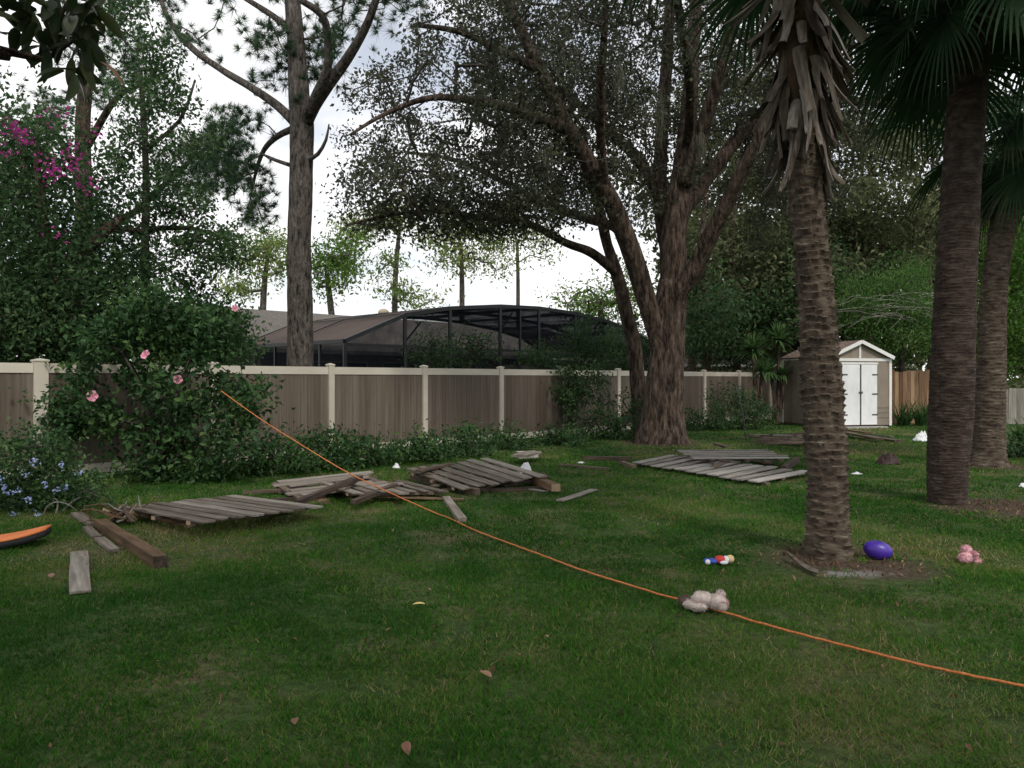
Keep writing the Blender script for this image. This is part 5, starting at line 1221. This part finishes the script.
blob_part('leg', (-.065, -.02, .035), (.042, .02, .02), 'blue_plastic', pt, seed=26, rough=.05); blob_part('leg', (-.065, .02, .035), (.042, .02, .02), 'blue_plastic', pt, seed=27, rough=.05)
blob_part('shoe', (-.11, -.022, .03), (.022, .02, .024), 'white_plastic', pt, seed=28, rough=.05); blob_part('shoe', (-.11, .022, .03), (.022, .02, .024), 'blue_plastic', pt, seed=29, rough=.05)
# purple football: pointed ovoid with a lace strip
t0 = G(876, 559); pt = thing('purple_ball', 'purple oval toy football beside the skirted palm', 'ball', (t0.x, t0.y, 0), -.35)
g = Geo(); k = 24; zz = np.sin(np.linspace(-math.pi / 2, math.pi / 2, k)); g.tube([(x * .118, 0, .08) for x in zz], [max(.003, .08 * (1 - abs(x) ** 2.1) ** .52) for x in zz], 28); o = g.build('shell', 'purple', pt, True); o.rotation_euler = (0, R(10), 0)
# orange foam board
t0 = G(8, 549); ot = thing('foam_board', 'orange topped foam board with upturned end at the left edge', 'foam board', (t0.x - .2, t0.y + .1, 0), .32)
def slab(zoff, th, w, mat, nm, bev):
    g = Geo(); k = 26; n = 8; V = []
    for i in range(k + 1):
        t = i / k; x = -.75 + 1.2 * t; z = .05 + .09 * max(0, (t - .55) / .45) ** 1.7 + zoff; ww = w * (1 - max(0, (t - .8) / .2) ** 3 * .45) * (1 - max(0, (.2 - t) / .2) ** 3 * .45)
        for (yy, dz) in ((-1, 0), (-.96, th), (-.5, th * 1.15), (0, th * 1.2), (.5, th * 1.15), (.96, th), (1, 0), (0, -.004)): V.append((x, yy * ww / 2, z + dz))
    Q = []
    for i in range(k):
        for q in range(n): Q.append((n * i + q, n * i + (q + 1) % n, n * i + n + (q + 1) % n, n * i + n + q))
    g.add(V, Q, [(7, i + 1, i) for i in range(6)] + [(n * k + 7, n * k + i, n * k + i + 1) for i in range(6)]); return g.build(nm, mat, ot, True)
slab(-.05, .05, .42, 'black_foam', 'base', 0); slab(.006, .016, .40, 'orange', 'top_pad', 0)
# white bag, white bag by pile, dark bundle
def bag(label, name, c, rad, mat, seed, cat, rough=.5):
    """slumped crumpled sheet: a closed lump with folds"""
    nr, na = 14, 40; V = []; r0 = np.linspace(0, 1, nr + 1)[1:]; a = np.arange(na) / na * 2 * math.pi
    edge = 1 + .5 * (fbm(np.cos(a) * 1.6 + seed, np.sin(a) * 1.6 + 4, seed, 3) - .5)
    g = Geo(); V = [(0, 0, rad[2] * 1.6)]
    for r_ in r0:
        x = np.cos(a) * r_ * edge; y = np.sin(a) * r_ * edge
        n1 = fbm(x * 2.2 + seed * 3, y * 2.2 + 9, seed, 2); n2 = np.abs(fbm(x * 4.5 + 3 + seed, y * 4.5 + seed, seed + 7, 2) - .5) * 2
        h = (1 - r_ ** 2.0) * (.35 + 1.0 * n1 - rough * n2 * .9) * (r_ < .999)
        for q in range(na): V.append((x[q] * rad[0], y[q] * rad[1], max(0.0, h[q]) * rad[2] * 1.6))
    V[0] = (0, 0, V[1][2])
    T = [(0, 1 + q, 1 + (q + 1) % na) for q in range(na)]; Q = []
    for i in range(nr - 1):
        for q in range(na): Q.append((1 + i * na + q, 1 + (i + 1) * na + q, 1 + (i + 1) * na + (q + 1) % na, 1 + i * na + (q + 1) % na))
    n0 = len(V); V.append((0, 0, 0)); T += [(n0, 1 + (nr - 1) * na + (q + 1) % na, 1 + (nr - 1) * na + q) for q in range(na)]
    g.add(V, Q, T); o = g.build(name, mat, None, True); o.location = c; tag(o, label, cat); return o
bag('white plastic bag on the lawn before the back fence', 'plastic_bag', G(923, 441), (.24, .18, .17), 'white_plastic', 4, 'bag')
bag('white crumpled bag behind the propped pile', 'plastic_bag', G(525, 473), (.13, .1, .13), 'white_plastic', 6, 'bag')
bag('dark brown crumpled bundle on the lawn between the palms', 'dark_bundle', G(888, 464), (.23, .15, .14), 'dark_bag', 9, 'bundle', .6)
bag('small white scrap lying at the fence foot by the hedge', 'paper_scrap', G(396, 468), (.07, .05, .05), 'white_plastic', 12, 'scrap')
bag('white scrap lying on the grass left of the wide panel', 'paper_scrap', G(581, 463), (.09, .06, .02), 'white_plastic', 14, 'scrap')
bag('white scrap in the grass behind the skirted palm', 'paper_scrap', G(857, 474), (.09, .05, .025), 'white_plastic', 15, 'scrap')
bag('white scrap at the far right edge of the lawn', 'paper_scrap', G(1023, 487), (.07, .05, .04), 'white_plastic', 16, 'scrap')
# leaning garden pole in front of the rounded bush
g = Geo(); a = G(746, 440); P, r = resample([a, W(742, 410, a.y), W(736, 388, a.y + .1), W(735, 382, a.y + .1)], [.016, .015, .014, .01], .1); g.tube(P - np.array(tuple(a)), r, 8); o = g.build('garden_pole', 'steel', None, True); o.location = a; tag(o, 'thin dark pole leaning in front of the rounded bush', 'pole')
# single fallen leaves that show
for i, (x, y, mat, s_, lab) in enumerate(((425, 604, 'yellow_leaf', 1, 'yellow fallen leaf lying alone on the open lawn'), (491, 677, 'brown_leaf', 1, 'brown fallen leaf on the near lawn right of centre'), (295, 718, 'brown_leaf', .7, 'small brown fallen leaf on the near lawn'), (427, 588, 'brown_leaf', .6, 'small brown leaf just above the yellow one'), (548, 637, 'brown_leaf', .7, 'pale brown leaf left of the plush toy on the rope'), (52, 577, 'brown_leaf', 1.0, 'brown curled leaf left of the end on picket'), (405, 742, 'brown_leaf', .8, 'dark leaf at the bottom of the lawn'))):
    me = mleaf(.085 * s_, .05 * s_, 60 + i); me.materials.append(M[mat]); o = link('fallen_leaf', me, None, None, G(x, y, .035), (R(random.uniform(-25, 25)), R(random.uniform(-15, 5)), random.uniform(0, 6))); tag(o, lab, 'leaf', 'fallen leaves on the lawn')
